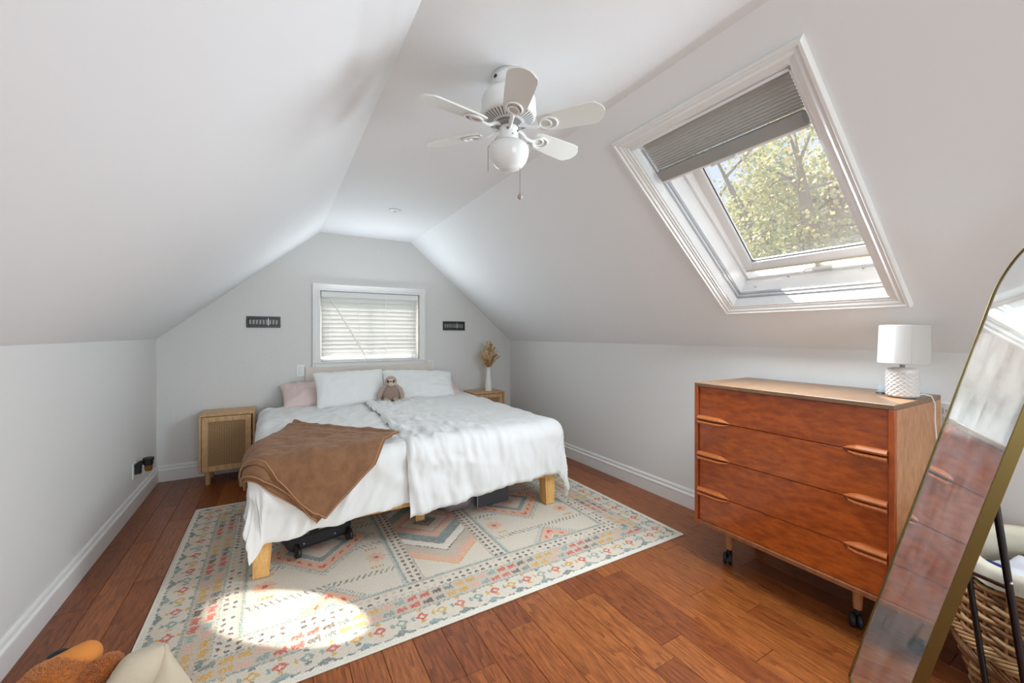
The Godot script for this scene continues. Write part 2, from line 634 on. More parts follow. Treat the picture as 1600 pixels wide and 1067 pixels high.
	for e in [["baseboard_left", Vector3(LEFT, 0, BACK), Vector3(LEFT, 0, REAR), Vector3(1, 0, 0), "white moulded baseboard along the blank knee wall"], ["baseboard_right", Vector3(RIGHT, 0, REAR), Vector3(RIGHT, 0, BACK), Vector3(-1, 0, 0), "white moulded baseboard along the dresser wall"], ["baseboard_back", Vector3(RIGHT, 0, BACK), Vector3(LEFT, 0, BACK), Vector3(0, 0, 1), "white moulded baseboard under the bed end window"], ["baseboard_rear", Vector3(LEFT, 0, REAR), Vector3(RIGHT, 0, REAR), Vector3(0, 0, -1), "white moulded baseboard under the large window"]]:
		b = MB.new()
		for i in prof.size() - 1:
			var p0: Array = prof[i]
			var p1: Array = prof[i + 1]
			b.qo(e[1] + e[3] * p0[0] + Vector3.UP * p0[1], e[2] + e[3] * p0[0] + Vector3.UP * p0[1], e[2] + e[3] * p1[0] + Vector3.UP * p1[1], e[1] + e[3] * p1[0] + Vector3.UP * p1[1], e[1] - e[3] * 0.1 - Vector3.UP * 0.1)
		struct(e[0], b, M.trim, e[4])

func plank(fl: Node3D, x0: float, x1: float, z0: float, z1: float) -> void:
	var b := MB.new()
	var g := 0.0006
	var c := 0.0015
	x0 += g; x1 -= g; z0 += g; z1 -= g
	var off := Vector2(0.127 * (rng.randi() % 2), rng.randf())
	var y := 0.0
	var yl := -0.013
	var p := [Vector3(x0 + c, y, z1 - c), Vector3(x1 - c, y, z1 - c), Vector3(x1 - c, y, z0 + c), Vector3(x0 + c, y, z0 + c)]
	var q := [Vector3(x0, y - c, z1), Vector3(x1, y - c, z1), Vector3(x1, y - c, z0), Vector3(x0, y - c, z0)]
	b.quad(p[0], p[1], p[2], p[3], off)
	for k in 4:
		var m := (k + 1) % 4
		b.quad(q[k], q[m], p[m], p[k], off)
		b.quad(q[k] + Vector3(0, yl, 0), q[m] + Vector3(0, yl, 0), q[m], q[k], off)
	part("plank", b, M.plank[rng.randi() % M.plank.size()], fl)

const SASH_OPEN := -3.5
const SKY_U0 := 0.38
const SKY_U1 := 1.53
const SKY_Z0 := -1.455
const SKY_Z1 := -0.718

func slope_box(b: MB, u0: float, u1: float, z0: float, z1: float, d0: float, d1: float, c := 0.0) -> void:
	var keep := b.xf
	b.xf = Transform3D(Basis(slope_dir(), Vector3(0, 0, 1), slope_out()), Vector3(RIGHT, KNEE_R, 0))
	b.box(Vector3(u0, z0, d0), Vector3(u1, z1, d1), c)
	b.xf = keep

# ---------------------------------------------------------------- windows
func windows() -> void:
	# the skylight over the dresser
	var w := Node3D.new()
	w.name = "window_1"
	add_child(w)
	w.set_meta("kind", "structure")
	tag(w, "white framed skylight in the slope above the dresser", "skylight")
	var o := Vector3(RIGHT, KNEE_R, 0)
	var b := MB.new()
	# z runs right to left when u is up, so the rectangle is taken as (z, u)
	b.casing(o, Vector3(0, 0, -1), slope_dir(), -slope_out(), -SKY_Z1 - 0.062, SKY_U0 - 0.046, -SKY_Z0 + 0.056, SKY_U1 + 0.076, [[0.0, -0.002], [0.0, 0.018], [0.006, 0.024], [0.014, 0.024], [0.020, 0.017], [0.030, 0.019], [0.040, 0.013], [0.049, 0.013], [0.049, 0.010], [0.062, 0.010], [0.062, -0.004]])
	part("casing", b, M.trim, w)
	# reveal boards lining the hole
	b = MB.new()
	var t := 0.012
	slope_box(b, SKY_U0 - 0.004, SKY_U1 + 0.004, SKY_Z0 - 0.004, SKY_Z0 + t, 0.0, 0.30)
	slope_box(b, SKY_U0 - 0.004, SKY_U1 + 0.004, SKY_Z1 - t, SKY_Z1 + 0.004, 0.0, 0.30)
	slope_box(b, SKY_U0 - 0.004, SKY_U0 + t, SKY_Z0, SKY_Z1, 0.0, 0.30)
	slope_box(b, SKY_U1 - t, SKY_U1 + 0.004, SKY_Z0, SKY_Z1, 0.0, 0.30)
	part("reveal_board", b, M.white, w)
	# stepped stops further out
	b = MB.new()
	ring(b, SKY_U0 + 0.006, SKY_U1, SKY_Z0 + 0.008, SKY_Z1 - 0.008, 0.012, 0.105, 0.175)
	ring(b, SKY_U0 + 0.006, SKY_U1, SKY_Z0 + 0.008, SKY_Z1 - 0.008, 0.020, 0.215, 0.285)
	part("frame_stop", b, M.frame_white, w)
	# screen track: thin metal rails on the side and bottom boards
	b = MB.new()
	for d in [0.060, 0.088]:
		slope_box(b, SKY_U0 + 0.012, SKY_U1 - 0.05, SKY_Z0 + 0.012, SKY_Z0 + 0.020, d, d + 0.008)
		slope_box(b, SKY_U0 + 0.012, SKY_U0 + 0.020, SKY_Z0 + 0.012, SKY_Z1 - 0.012, d, d + 0.008)
	part("screen_track", b, M.steel, w)
	# the sash stands a little open on its top hinge
	var g0 := 0.500
	var g1 := 1.48
	var gl := -1.378
	var gr := -0.815
	var keep := Transform3D(Basis.IDENTITY, Vector3.ZERO)
	var hinge := slope(1.54, 0.0, 0.32)
	var open_ := Transform3D(Basis.IDENTITY, hinge) * Transform3D(Basis(Vector3(0, 0, 1), deg_to_rad(SASH_OPEN)), Vector3.ZERO) * Transform3D(Basis.IDENTITY, -hinge)
	var sash := Node3D.new()
	sash.name = "sash"
	w.add_child(sash)
	sash.transform = open_
	b = MB.new()
	sash_ring(b, g0, g1, gl, gr, 0.060, 0.300, 0.342)
	part("sash_frame", b, M.frame_white, sash)
	b = MB.new()
	sash_ring(b, g0 - 0.050, g1 + 0.050, gl - 0.050, gr + 0.050, 0.010, 0.292, 0.302)
	part("sash_seal", b, M.cream_line, sash)
	b = MB.new()
	sash_ring(b, g0 + 0.005, g1, gl + 0.005, gr - 0.005, 0.006, 0.316, 0.320)
	part("glazing_gasket", b, M.black, sash)
	b = MB.new()
	slope_box(b, g0 - 0.01, g1 + 0.01, gl - 0.01, gr + 0.01, 0.320, 0.324)
	part("pane", b, M.glass, sash)
	# crank operator on the bottom of the frame, its arm reaching to the sash
	b = MB.new()
	slope_box(b, SKY_U0 + 0.012, SKY_U0 + 0.040, -1.085, -0.985, 0.215, 0.26, 0.006)
	b.xf = Transform3D(Basis.IDENTITY, slope(SKY_U0 + 0.045, -1.055, 0.245))
	b.lathe([[0.0, -0.012], [0.014, -0.012], [0.018, 0.0], [0.012, 0.012], [0.0, 0.014]], 16)
	b.xf = Transform3D.IDENTITY
	b.tube([slope(SKY_U0 + 0.05, -1.050, 0.24), slope(SKY_U0 + 0.070, -1.02, 0.26), slope(SKY_U0 + 0.075, -0.985, 0.285)], 0.006)
	b.tube([slope(SKY_U0 + 0.03, -1.06, 0.235), slope(SKY_U0 + 0.055, -1.10, 0.20), slope(SKY_U0 + 0.045, -1.12, 0.185)], 0.005)
	b.ball(slope(SKY_U0 + 0.045, -1.12, 0.185), Vector3.ONE * 0.009, 10, 8)
	part("crank_handle", b, M.plastic, w)
	b = MB.new()
	for q in [[SKY_U0 + 0.02, -1.20, 0.20], [SKY_U0 + 0.02, -0.86, 0.20], [SKY_U0 + 0.02, -1.36, 0.14]]:
		b.ball(slope(q[0], q[1], q[2]), Vector3.ONE * 0.006, 8, 6)
	part("screw", b, M.steel, w)
	# curb round the hole on the roof
	b = MB.new()
	sash_ring(b, SKY_U0, SKY_U1 + 0.02, SKY_Z0, SKY_Z1, 0.05, 0.29, 0.325)
	part("curb", b, M.frame_white, w)

	# pleated shade drawn partly down, a thing that hangs in the skylight
	var s := thing("pleated_shade", "grey cellular pleated shade drawn partly down over the skylight", "shade", slope(1.5, -1.085, 0.04))
	b = MB.new()
	var pts := PackedVector3Array()
	var za := SKY_Z0 + 0.042
	var zb := SKY_Z1 - 0.032
	var nf := 12
	var ua := SKY_U1 - 0.012
	var ub := 1.352
	for i in 2:
		for k in nf * 2 + 1:
			var f := float(k) / (nf * 2)
			var uu := lerpf(ua, ub, 1.0 - pow(1.0 - f, 1.15))
			var amp := 0.0085
			pts.append(slope(uu, za if i == 1 else zb, 0.050 - (amp if k % 2 else 0.0)))
	# sharp folds: each facet its own quad
	var cnt := nf * 2 + 1
	for k in cnt - 1:
		b.qo(pts[k], pts[k + 1], pts[cnt + k + 1], pts[cnt + k], slope(1.3, -1.1, 0.4))
	part("pleat_fabric", b, M.shade_grey, s, true)
	b = MB.new()
	slope_box(b, ub - 0.058, ub, za, zb, 0.018, 0.052, 0.008)
	part("bottom_rail", b, M.shade_rail, s, true)
	b = MB.new()
	slope_box(b, ub - 0.068, ub - 0.056, za, zb, 0.024, 0.048, 0.002)
	part("rail_edge", b, M.plastic, s, true)
	b = MB.new()
	b.tube([slope(ub - 0.064, -1.135, 0.03), slope(ub - 0.064, -1.135, 0.006), slope(ub - 0.060, -1.11, 0.004), slope(ub - 0.060, -1.05, 0.004), slope(ub - 0.064, -1.03, 0.006), slope(ub - 0.064, -1.03, 0.03)], 0.0045, 8)
	part("pull_handle", b, M.plastic, s, true)

	# the small window over the bed
	w = Node3D.new()
	w.name = "window_2"
	add_child(w)
	w.set_meta("kind", "structure")
	tag(w, "small white trimmed window above the headboard", "window")
	o = Vector3(0, 0, BACK)
	b = MB.new()
	b.casing(o, Vector3.RIGHT, Vector3.UP, Vector3(0, 0, 1), 0.33, 0.93, 1.527, 1.827, [[0.0, -0.002], [0.0, 0.022], [0.005, 0.026], [0.014, 0.026], [0.020, 0.018], [0.045, 0.016], [0.052, 0.012], [0.068, 0.012], [0.075, 0.008], [0.075, -0.02]], [1, 2, 3])
	part("casing", b, M.trim, w)
	b = MB.new()
	b.slab(PackedVector2Array([Vector2(0.325, 1.008), Vector2(0.385, 0.930), Vector2(1.472, 0.930), Vector2(1.532, 1.008)]), BACK - 0.002, BACK + 0.026, 0.003)
	b.box(Vector3(0.325, 0.998, BACK - 0.1), Vector3(1.532, 1.010, BACK + 0.040), 0.004)
	part("sill", b, M.trim, w)
	b = MB.new()
	for q in [[0.405, 0.46, 1.005, 1.752], [1.40, 1.452, 1.005, 1.752], [0.46, 1.40, 1.005, 1.06], [0.46, 1.40, 1.70, 1.752], [0.905, 0.945, 1.06, 1.70]]:
		b.box(Vector3(q[0], q[2], BACK - 0.15), Vector3(q[1], q[3], BACK - 0.10), 0.004)
	part("window_frame", b, M.white, w)
	b = MB.new()
	b.box(Vector3(0.45, 1.05, BACK - 0.128), Vector3(1.41, 1.71, BACK - 0.124))
	part("pane", b, M.clear, w)

	# venetian blind in front of it
	var v := thing("venetian_blind", "white slatted venetian blind lowered over the bed window", "blind", Vector3(0.93, 1.75, BACK - 0.03))
	b = MB.new()
	b.box(Vector3(0.412, 1.685, BACK - 0.05), Vector3(1.446, 1.750, BACK + 0.004), 0.006)
	part("headrail", b, M.slat, v, true)
	b = MB.new()
	b.box(Vector3(0.900, 1.742, BACK - 0.01), Vector3(0.945, 1.7495, BACK + 0.007), 0.002)
	part("clip", b, M.steel, v, true)
	var slats := 14
	b = MB.new()
	b.xf = Transform3D(Basis(Vector3.RIGHT, deg_to_rad(-58)), Vector3.ZERO)
	var pts2 := PackedVector3Array()
	for i in 2:
		for k in 7:
			var f := k / 6.0 * 2 - 1
			pts2.append(Vector3(0.0 if i == 0 else 1.0, 0.004 * (1 - f * f) + 0.0012, -0.025 * f))
	b.grid(1, 6, pts2)
	var under := PackedVector3Array()
	for q in pts2:
		under.append(q - Vector3(0, 0.0024, 0))
	var u2 := under.slice(7) + under.slice(0, 7)
	b.grid(1, 6, u2)
	for e in [0, 6]:
		b.qo(pts2[e], pts2[7 + e], under[7 + e], under[e], Vector3(0.5, 0, 0))
	for i in 2:
		for k in 6:
			b.qo(pts2[i * 7 + k], pts2[i * 7 + k + 1], under[i * 7 + k + 1], under[i * 7 + k], Vector3(0.5, 0, 0))
	var slat_mesh := b.mesh(M.slat)
	for k in slats:
		var sl := MeshInstance3D.new()
		sl.name = "slat"
		sl.mesh = slat_mesh
		v.add_child(sl, true)
		sl.global_position = Vector3(0.418, 1.668 - 0.0447 * k, BACK - 0.026)
		sl.scale.x = 1.004
	b = MB.new()
	b.box(Vector3(0.416, 1.012, BACK - 0.048), Vector3(1.424, 1.034, BACK - 0.006), 0.005)
	part("bottom_rail", b, M.slat, v, true)
	b = MB.new()
	for x in [0.50, 0.79, 1.07, 1.34]:
		for z in [-0.052, -0.001]:
			b.box(Vector3(x - 0.002, 1.03, BACK + z - 0.001), Vector3(x + 0.002, 1.69, BACK + z + 0.001))
	part("ladder_cord", b, M.slat, v, true)
	b = MB.new()
	b.tube([Vector3(0.50, 1.67, BACK + 0.008), Vector3(0.545, 1.60, BACK + 0.012), Vector3(0.70, 1.33, BACK + 0.012), Vector3(0.872, 1.022, BACK + 0.012)], 0.0052, 8)
	part("tilt_wand", b, M.slat, v, true)
	b = MB.new()
	b.tube([Vector3(1.37, 1.69, BACK + 0.004), Vector3(1.372, 1.2, BACK + 0.006), Vector3(1.37, 1.06, BACK + 0.006)], 0.0018, 6)
	b.xf = Transform3D(Basis.IDENTITY, Vector3(1.37, 1.035, BACK + 0.006))
	b.lathe([[0.0, 0.03], [0.004, 0.028], [0.009, 0.0], [0.0, -0.002]], 12)
	part("lift_cord", b, M.slat, v, true)

	# the large window in the gable that faces the bed
	w = Node3D.new()
	w.name = "window_3"
	add_child(w)
	w.set_meta("kind", "structure")
	tag(w, "large white gable window facing the bed end", "window")
	b = MB.new()
	b.casing(Vector3(0, 0, REAR), Vector3.LEFT, Vector3.UP, Vector3(0, 0, -1), -2.075, 0.575, 0.075, 2.075, [[0.0, -0.002], [0.0, 0.022], [0.014, 0.026], [0.075, 0.012], [0.075, -0.02]])
	part("casing", b, M.trim, w)
	b = MB.new()
	for q in [[0.0, 0.06, 0.65, 2.0], [1.94, 2.0, 0.65, 2.0], [0.06, 1.94, 0.65, 0.71], [0.06, 1.94, 1.94, 2.0], [0.98, 1.02, 0.71, 1.94]]:
		b.box(Vector3(q[0], q[2], REAR + 0.10), Vector3(q[1], q[3], REAR + 0.15), 0.004)
	part("window_frame", b, M.white, w)
	b = MB.new()
	b.box(Vector3(0.05, 0.70, REAR + 0.124), Vector3(1.95, 1.95, REAR + 0.128))
	part("pane", b, M.clear, w)

func ring(b: MB, u0: float, u1: float, z0: float, z1: float, t: float, d0: float, d1: float) -> void:
	slope_box(b, u0, u1, z0, z0 + t, d0, d1, 0.002)
	slope_box(b, u0, u1, z1 - t, z1, d0, d1, 0.002)
	slope_box(b, u0, u0 + t, z0, z1, d0, d1, 0.002)
	slope_box(b, u1 - t, u1, z0, z1, d0, d1, 0.002)

func sash_ring(b: MB, u0: float, u1: float, z0: float, z1: float, t: float, d0: float, d1: float) -> void:
	# a frame of width t lying outside the rectangle
	slope_box(b, u0 - t, u1 + t, z0 - t, z0, d0, d1, 0.003)
	slope_box(b, u0 - t, u1 + t, z1, z1 + t, d0, d1, 0.003)
	slope_box(b, u0 - t, u0, z0, z1, d0, d1, 0.003)
	slope_box(b, u1, u1 + t, z0, z1, d0, d1, 0.003)

# ---------------------------------------------------------------- rug
func rug() -> void:
	var w := 2.78
	var h := 2.035
	var px := 1112
	var py := 814
	var f := FastNoiseLite.new()
	f.seed = 5; f.frequency = 1.0; f.fractal_octaves = 2
	var cream := Vector3(211, 199, 181)
	var beige := Vector3(192, 174, 154)
	var peach := Vector3(222, 164, 134)
	var pink := Vector3(214, 160, 142)
	var teal := Vector3(128, 148, 144)
	var grey := Vector3(108, 116, 114)
	var dark := Vector3(92, 80, 76)
	var red := Vector3(196, 84, 72)
	var must := Vector3(204, 152, 70)
	var cols := [red, must, dark, teal, must, red, pink, grey]
	var data := PackedByteArray()
	data.resize(px * py * 3)
	var k := 0
	for iy in py:
		var b0 := h * (1.0 - (iy + 0.5) / py)          # from the front edge
		for ix in px:
			var a0 := w * (ix + 0.5) / px
			# yarn steps: the pattern is woven in rows
			var a := a0 + 0.007 * f.get_noise_2d(a0 * 45.0, b0 * 45.0)
			var b := b0 + 0.006 * f.get_noise_2d(a0 * 45.0 + 50.0, b0 * 45.0)
			var c := cream
			var da := minf(a, w - a)
			var db := minf(b, h - b)
			var d := minf(da, db)
			var s := b if da < db else a               # along the border
			if d < 0.026:
				c = Vector3(226, 220, 206)
			elif d < 0.38:
				var sect := fposmod(s, 0.094)
				if d < 0.034:
					c = grey if fposmod(s, 0.05) < 0.032 else cream
				elif d < 0.060:
					c = (teal if int(s / 0.15) % 2 else grey) if absf(fposmod(s, 0.15) - 0.075) < (0.062 - d) * 1.5 else cream
				elif d < 0.150:
					var t := absf(sect - 0.047) + absf(d - 0.100) * 1.15
					var which := int(s / 0.094)
					if t < 0.030 and t > 0.013:
						c = red if which % 2 else (must if which % 4 == 0 else teal)
					elif absf(sect) < 0.014 and absf(d - 0.100) < 0.014:
						c = teal if which % 3 else must
					elif absf(sect - 0.047) < 0.010 and absf(absf(d - 0.105) - 0.038) < 0.008:
						c = must if which % 2 else grey
				elif d < 0.162:
					c = teal if fposmod(s, 0.024) < 0.017 else beige
				elif d < 0.272:
					# two rows of little animals between lines
					var row := int((d - 0.162) / 0.055)
					var q := fposmod(d - 0.162, 0.055)
					var cell := int(s / 0.062)
					var m := fposmod(s, 0.062)
					c = beige
					if q > 0.010 and q < 0.048 and m < 0.046:
						var hook := (m < 0.036 and absf(q - 0.029) < 0.010) or (fposmod(m, 0.018) < 0.010 and q < 0.030) or (m > 0.030 and q > 0.022)
						if hook:
							c = cols[(cell * 5 + row * 3) % cols.size()]
				elif d < 0.280:
					c = teal if fposmod(s, 0.02) < 0.014 else cream
				elif d < 0.352:
					var q2 := fposmod(d - 0.280, 0.036)
					c = cream
					if q2 > 0.010 and q2 < 0.026 and fposmod(s, 0.040) < 0.019:
						c = dark if f.get_noise_2d(floor(s / 0.04) * 3.7, floor(d / 0.036) * 5.1) > -0.2 else beige
				elif d < 0.362:
					c = beige
				else:
					c = teal if d < 0.372 or fposmod(s, 0.014) < 0.006 else cream
			else:
				var ac := absf(a - w / 2)
				var bc := absf(b - h / 2)
				if ac < 0.205:
					# centre panel: nested hexagons stepping out along the panel
					var q := bc + ac * 0.95
					c = cream
					if q < 0.085: c = grey if q > 0.03 else dark
					elif q < 0.165: c = cream.lerp(pink, 0.35) if fposmod(q * 40.0, 1.0) < 0.4 else cream
					elif q < 0.172: c = red.lerp(dark, 0.4)
					elif q < 0.235: c = pink if q < 0.2 else peach
					elif q < 0.255: c = beige
					elif q < 0.345: c = teal.lerp(grey, 0.35 + 0.6 * f.get_noise_2d(a * 30.0, b * 30.0))
					elif q < 0.352: c = red.lerp(dark, 0.5)
					elif q < 0.425: c = Vector3(230, 222, 208)
					elif q < 0.436: c = dark if fposmod(ac, 0.02) < 0.014 else beige
					elif q < 0.530: c = beige
					elif q < 0.600: c = peach
					elif q < 0.608: c = must
					else: c = cream
				elif ac < 0.290:
					var q := ac - 0.205
					c = cream
					if q < 0.006: c = beige.lerp(dark, 0.3)
					elif absf(fposmod(q, 0.036) - 0.021) < 0.009 and fposmod(b, 0.042) < 0.022: c = dark
				elif ac < 0.318:
					c = teal if ac < 0.303 or fposmod(b, 0.014) < 0.006 else cream
				else:
					# side panels: big nested diamonds with comb edges, flowers and sprigs between
					var pa := absf(ac - 0.662)
					var pb := bc
					var cell := 0.0
					if pb > 0.40:
						pb = absf(pb - 0.80)
						cell = 1.0
					var q := pa + pb * 0.93
					c = cream
					if q < 0.05: c = pink
					elif q < 0.135: c = cream.lerp(pink, 0.5) if fposmod(q * 55.0 + f.get_noise_2d(a * 20.0, b * 20.0), 1.0) < 0.45 else cream
					elif q < 0.185: c = teal.lerp(grey, 0.4)
					elif q < 0.196: c = cream
					elif q < 0.285:
						c = peach
						if absf(q - 0.24) < 0.012 and fposmod(pa, 0.05) < 0.02: c = red
					elif q < 0.292: c = teal
					elif q < 0.330: c = teal if fposmod(pa - pb, 0.026) < 0.009 else cream
					else:
						# flower in the gap between diamonds
						var fa := absf(ac - 0.662) - 0.275
						var fb := absf(bc - 0.300)
						var rr := sqrt(fa * fa + fb * fb)
						var an := atan2(fb, fa)
						if rr < 0.014: c = red.lerp(dark, 0.4)
						elif rr < 0.030 + 0.026 * absf(cos(an * 4.0)): c = peach if cell == 0.0 else pink
						elif absf(fb - 0.105) < 0.012 and absf(fa + 0.01) < 0.035: c = must if fposmod(a, 0.02) < 0.012 else cream
						elif absf(fb - 0.16) < 0.020 and fposmod(fa + fb * 0.6, 0.030) < 0.010: c = grey
			if f.get_noise_2d(a0 * 130.0 + 9.0, b0 * 130.0) > 0.18: c = c.lerp(cream, 0.55)
			var wear := f.get_noise_2d(a0 * 9.0, b0 * 9.0) * 0.10 + f.get_noise_2d(a0 * 150.0, b0 * 150.0) * 0.14
			c = c.lerp(cream, clampf(0.12 + wear * 1.7, 0.0, 0.8)) * (1.0 + 0.10 * f.get_noise_2d(a0 * 240.0, b0 * 90.0))
			data[k] = clampi(int(c.x), 0, 255); data[k + 1] = clampi(int(c.y), 0, 255); data[k + 2] = clampi(int(c.z), 0, 255)
			k += 3
	var m := mat(Color.WHITE, 0.95)
	m.albedo_texture = image_tex(px, py, data)
	m.heightmap_enabled = true
	m.heightmap_texture = noise_tex(1024, 0.35, 2, 17)
	m.heightmap_scale = 0.25
	var t := thing("area_rug", "patterned cream area rug with teal and peach diamonds under the bed", "rug", Vector3(-0.5, 0, -1.715))
	var mb := MB.new()
	var pts := PackedVector3Array()
	var uvs := PackedVector2Array()
	var nu := 70
	var nv := 50
	for i in nu + 1:
		for j in nv + 1:
			var a := w * i / nu
			var b := h * j / nv
			var e := minf(minf(a, w - a), minf(b, h - b))
			var x := a
			if i == 0: x -= 0.006 * noise_a.get_noise_1d(b * 4.0) + 0.004
			pts.append(Vector3(x, 0.008 if e > 0.0 else 0.0045, -b) + Vector3(0, 0.002 * noise_a.get_noise_2d(a * 3, b * 3), 0) * (1.0 if e > 0 else 0.0))
			uvs.append(Vector2(a / w, 1.0 - b / h))
	mb.grid(nu, nv, pts, false, uvs)
	part("pile", mb, m, t)
	mb = MB.new()
	for e in [[Vector3(0, 0, 0), Vector3(w, 0, 0)], [Vector3(w, 0, 0), Vector3(w, 0, -h)], [Vector3(w, 0, -h), Vector3(0, 0, -h)], [Vector3(-0.003, 0, -h), Vector3(-0.003, 0, 0)]]:
		mb.tube([e[0] + Vector3(0, 0.0045, 0), e[1] + Vector3(0, 0.0045, 0)], 0.0045, 8)
	part("bound_edge", mb, relief(mat(rgb(222, 214, 198), 0.9), M.weave, 0.05, 12.0), t)

# ---------------------------------------------------------------- bed
const BX0 := -0.10
const BX1 := 1.86
const BZF := -2.50
const BTOP := 0.595

func bed() -> void:
	var t := thing("double_bed", "low pine framed bed with tapered legs under white bedding", "bed", Vector3(0.88, 0.0, -3.55))
	var b := MB.new()
	b.box(Vector3(BX0 + 0.02, 0.22, BZF - 0.045), Vector3(BX1 - 0.02, 0.31, BZF - 0.02), 0.004)
	b.box(Vector3(BX0 + 0.02, 0.22, -4.60), Vector3(BX1 - 0.02, 0.31, -4.575), 0.004)
	b.box(Vector3(BX0 + 0.02, 0.22, -4.575), Vector3(BX0 + 0.045, 0.31, BZF - 0.045), 0.004)
	b.box(Vector3(BX1 - 0.045, 0.22, -4.575), Vector3(BX1 - 0.02, 0.31, BZF - 0.045), 0.004)
	b.box(Vector3(0.84, 0.22, -4.575), Vector3(0.90, 0.29, BZF - 0.045), 0.004)
	part("side_rail", b, M.pine, t, true)
	for k in 12:
		b = MB.new()
		var z := -4.50 + k * 0.17
		b.box(Vector3(BX0 + 0.045, 0.295, z), Vector3(BX1 - 0.045, 0.312, z + 0.075), 0.002)
		part("slat", b, M.pine, t, true)
	for q in [[-0.065, -2.555, 0.048, 0.034, 0.30], [1.805, -2.555, 0.048, 0.034, 0.30], [0.866, -2.775, 0.034, 0.028, 0.225], [-0.04, -4.52, 0.048, 0.034, 0.30], [1.80, -4.52, 0.048, 0.034, 0.30], [0.866, -4.2, 0.034, 0.028, 0.225]]:
		b = MB.new()
		var o := Vector3(q[0], 0.011, q[1])
		var r0: float = q[3]
		var r1: float = q[2]
		var sgn := -1.0 if q[0] < 0.5 else 1.0
		if absf(q[0] - 0.866) < 0.01: sgn = 0.0
		var pts := []
		for lv in [[0.0, r0, 0.0], [0.006, r0 + 0.003, 0.0], [float(q[4]) - 0.01, r1, -0.012]]:
			pts.append([o + Vector3(-lv[1] + lv[2] * sgn, lv[0], lv[1]), o + Vector3(lv[1] + lv[2] * sgn, lv[0], lv[1]), o + Vector3(lv[1] + lv[2] * sgn, lv[0], -lv[1]), o + Vector3(-lv[1] + lv[2] * sgn, lv[0], -lv[1])])
		var c := o + Vector3(0, 0.12, 0)
		for l in 2:
			for k in 4:
				b.qo(pts[l][k], pts[l][(k + 1) % 4], pts[l + 1][(k + 1) % 4], pts[l + 1][k], c)
		b.qo(pts[0][0], pts[0][1], pts[0][2], pts[0][3], c)
		b.qo(pts[2][0], pts[2][1], pts[2][2], pts[2][3], c)
		part("leg", b, M.pine, t, true)
	b = MB.new()
	b.box(Vector3(0.262, 0.40, -4.648), Vector3(1.60, 0.965, -4.62), 0.008)
	part("headboard", b, relief(mat(rgb(228, 219, 206), 0.7), M.weave, 0.03, 10.0), t, true)
	b = MB.new()
	b.box(Vector3(BX0, 0.315, -4.60), Vector3(BX1, BTOP - 0.012, BZF + 0.002), 0.045)
	part("mattress", b, M.sheet, t, true)

	duvet_over_left()
	duvet_over_right()
	throw_blanket()
	pillows()
	sloth()

var out_normal := Vector3.UP
var out_d := 0.0

# a point of a cloth laid over the bed: a across, b along, both measured on the cloth
func drape(a: float, b: float, off: float) -> Vector3:
	var r := 0.055
	var ox := maxf(a - BX1 + r, 0.0) - maxf(BX0 + r - a, 0.0)
	var oz := maxf(b - BZF + r, 0.0)
	var d := sqrt(ox * ox + oz * oz)
	out_d = d
	var base := Vector3(clampf(a, BX0 + r, BX1 - r), BTOP, minf(b, BZF - r))
	if d < 1e-6:
		out_normal = Vector3.UP
		return base + Vector3.UP * off
	var dir := Vector3(ox / d, 0, oz / d)
	var corner := 4.0 * absf(dir.x) * absf(dir.x) * dir.z * dir.z
	var lim := r * PI / 2
	if d < lim:
		var th := d / r
		out_normal = dir * sin(th) + Vector3.UP * cos(th)
		return base + dir * (r * sin(th)) + Vector3.UP * (r * cos(th) - r) + out_normal * off
	var rest := d - lim
	var fl := 0.03 + 0.09 * corner
	out_normal = (dir + Vector3.UP * fl).normalized()
	return base + dir * (r + rest * fl) + Vector3.DOWN * (r + rest * sqrt(maxf(0.0, 1.0 - fl * fl))) + out_normal * off

func left_h(a: float, b: float) -> float:
	var ox := maxf(BX0 - a, 0.0)
	var oz := maxf(b - BZF, 0.0)
	var d := sqrt(ox * ox + oz * oz)
	var hang := smoothstep(0.02, 0.28, d)
	var s := a + 0.45 * oz if oz > ox else b * 0.9 - 0.3 * ox
	if ox > 0 and oz > 0: s = atan2(ox, oz) * 0.42 + a * 0.2
	var h := 0.016 + noise_a.get_noise_2d(a * 2.6, b * 2.6) * 0.012
	h += (noise_b.get_noise_2d(s * 8.0, d * 1.6 + 4.0) * 0.030 + (noise_c.get_noise_2d(s * 5.0, d * 1.3) - 0.3) * 0.014) * hang
	h += (noise_c.get_noise_2d(a * 3.2 + b * 1.4, b * 2.4 - a) - 0.3) * 0.012 * (1.0 - 0.5 * hang)
	h += 0.014 * smoothstep(-3.9, -4.25, b) * (0.5 + noise_a.get_noise_2d(a * 5.0, b * 6.0))
	return maxf(h, 0.004)

func right_h(a: float, b: float) -> float:
	var ox := maxf(a - BX1, 0.0)
	var oz := maxf(b - BZF, 0.0)
	var d := sqrt(ox * ox + oz * oz)
	var hang := smoothstep(0.02, 0.30, d)
	var s := a - 0.10 * oz
	if ox > 0 and oz > 0: s = atan2(ox, oz) * 0.45 + 3.0
	elif ox > 0: s = b
	var h := 0.030 + noise_a.get_noise_2d(a * 2.2 + 9.0, b * 2.2) * 0.014
	h += noise_b.get_noise_2d(s * 6.5 + 20.0, d * 1.2) * 0.026 * hang
	# crumples that fan out from the folded corner
	var fan := smoothstep(1.65, 0.85, a) * smoothstep(0.25, 0.0, d)
	h += (noise_c.get_noise_2d(a * 7.0 - b * 1.6, b * 2.8 + a * 1.2) - 0.35) * 0.024 * (0.30 + 0.70 * fan)
	h += noise_b.get_noise_2d(s * 15.0, b * 2.0) * 0.009 * smoothstep(-3.4, -2.6, b)
	return maxf(h, 0.008)

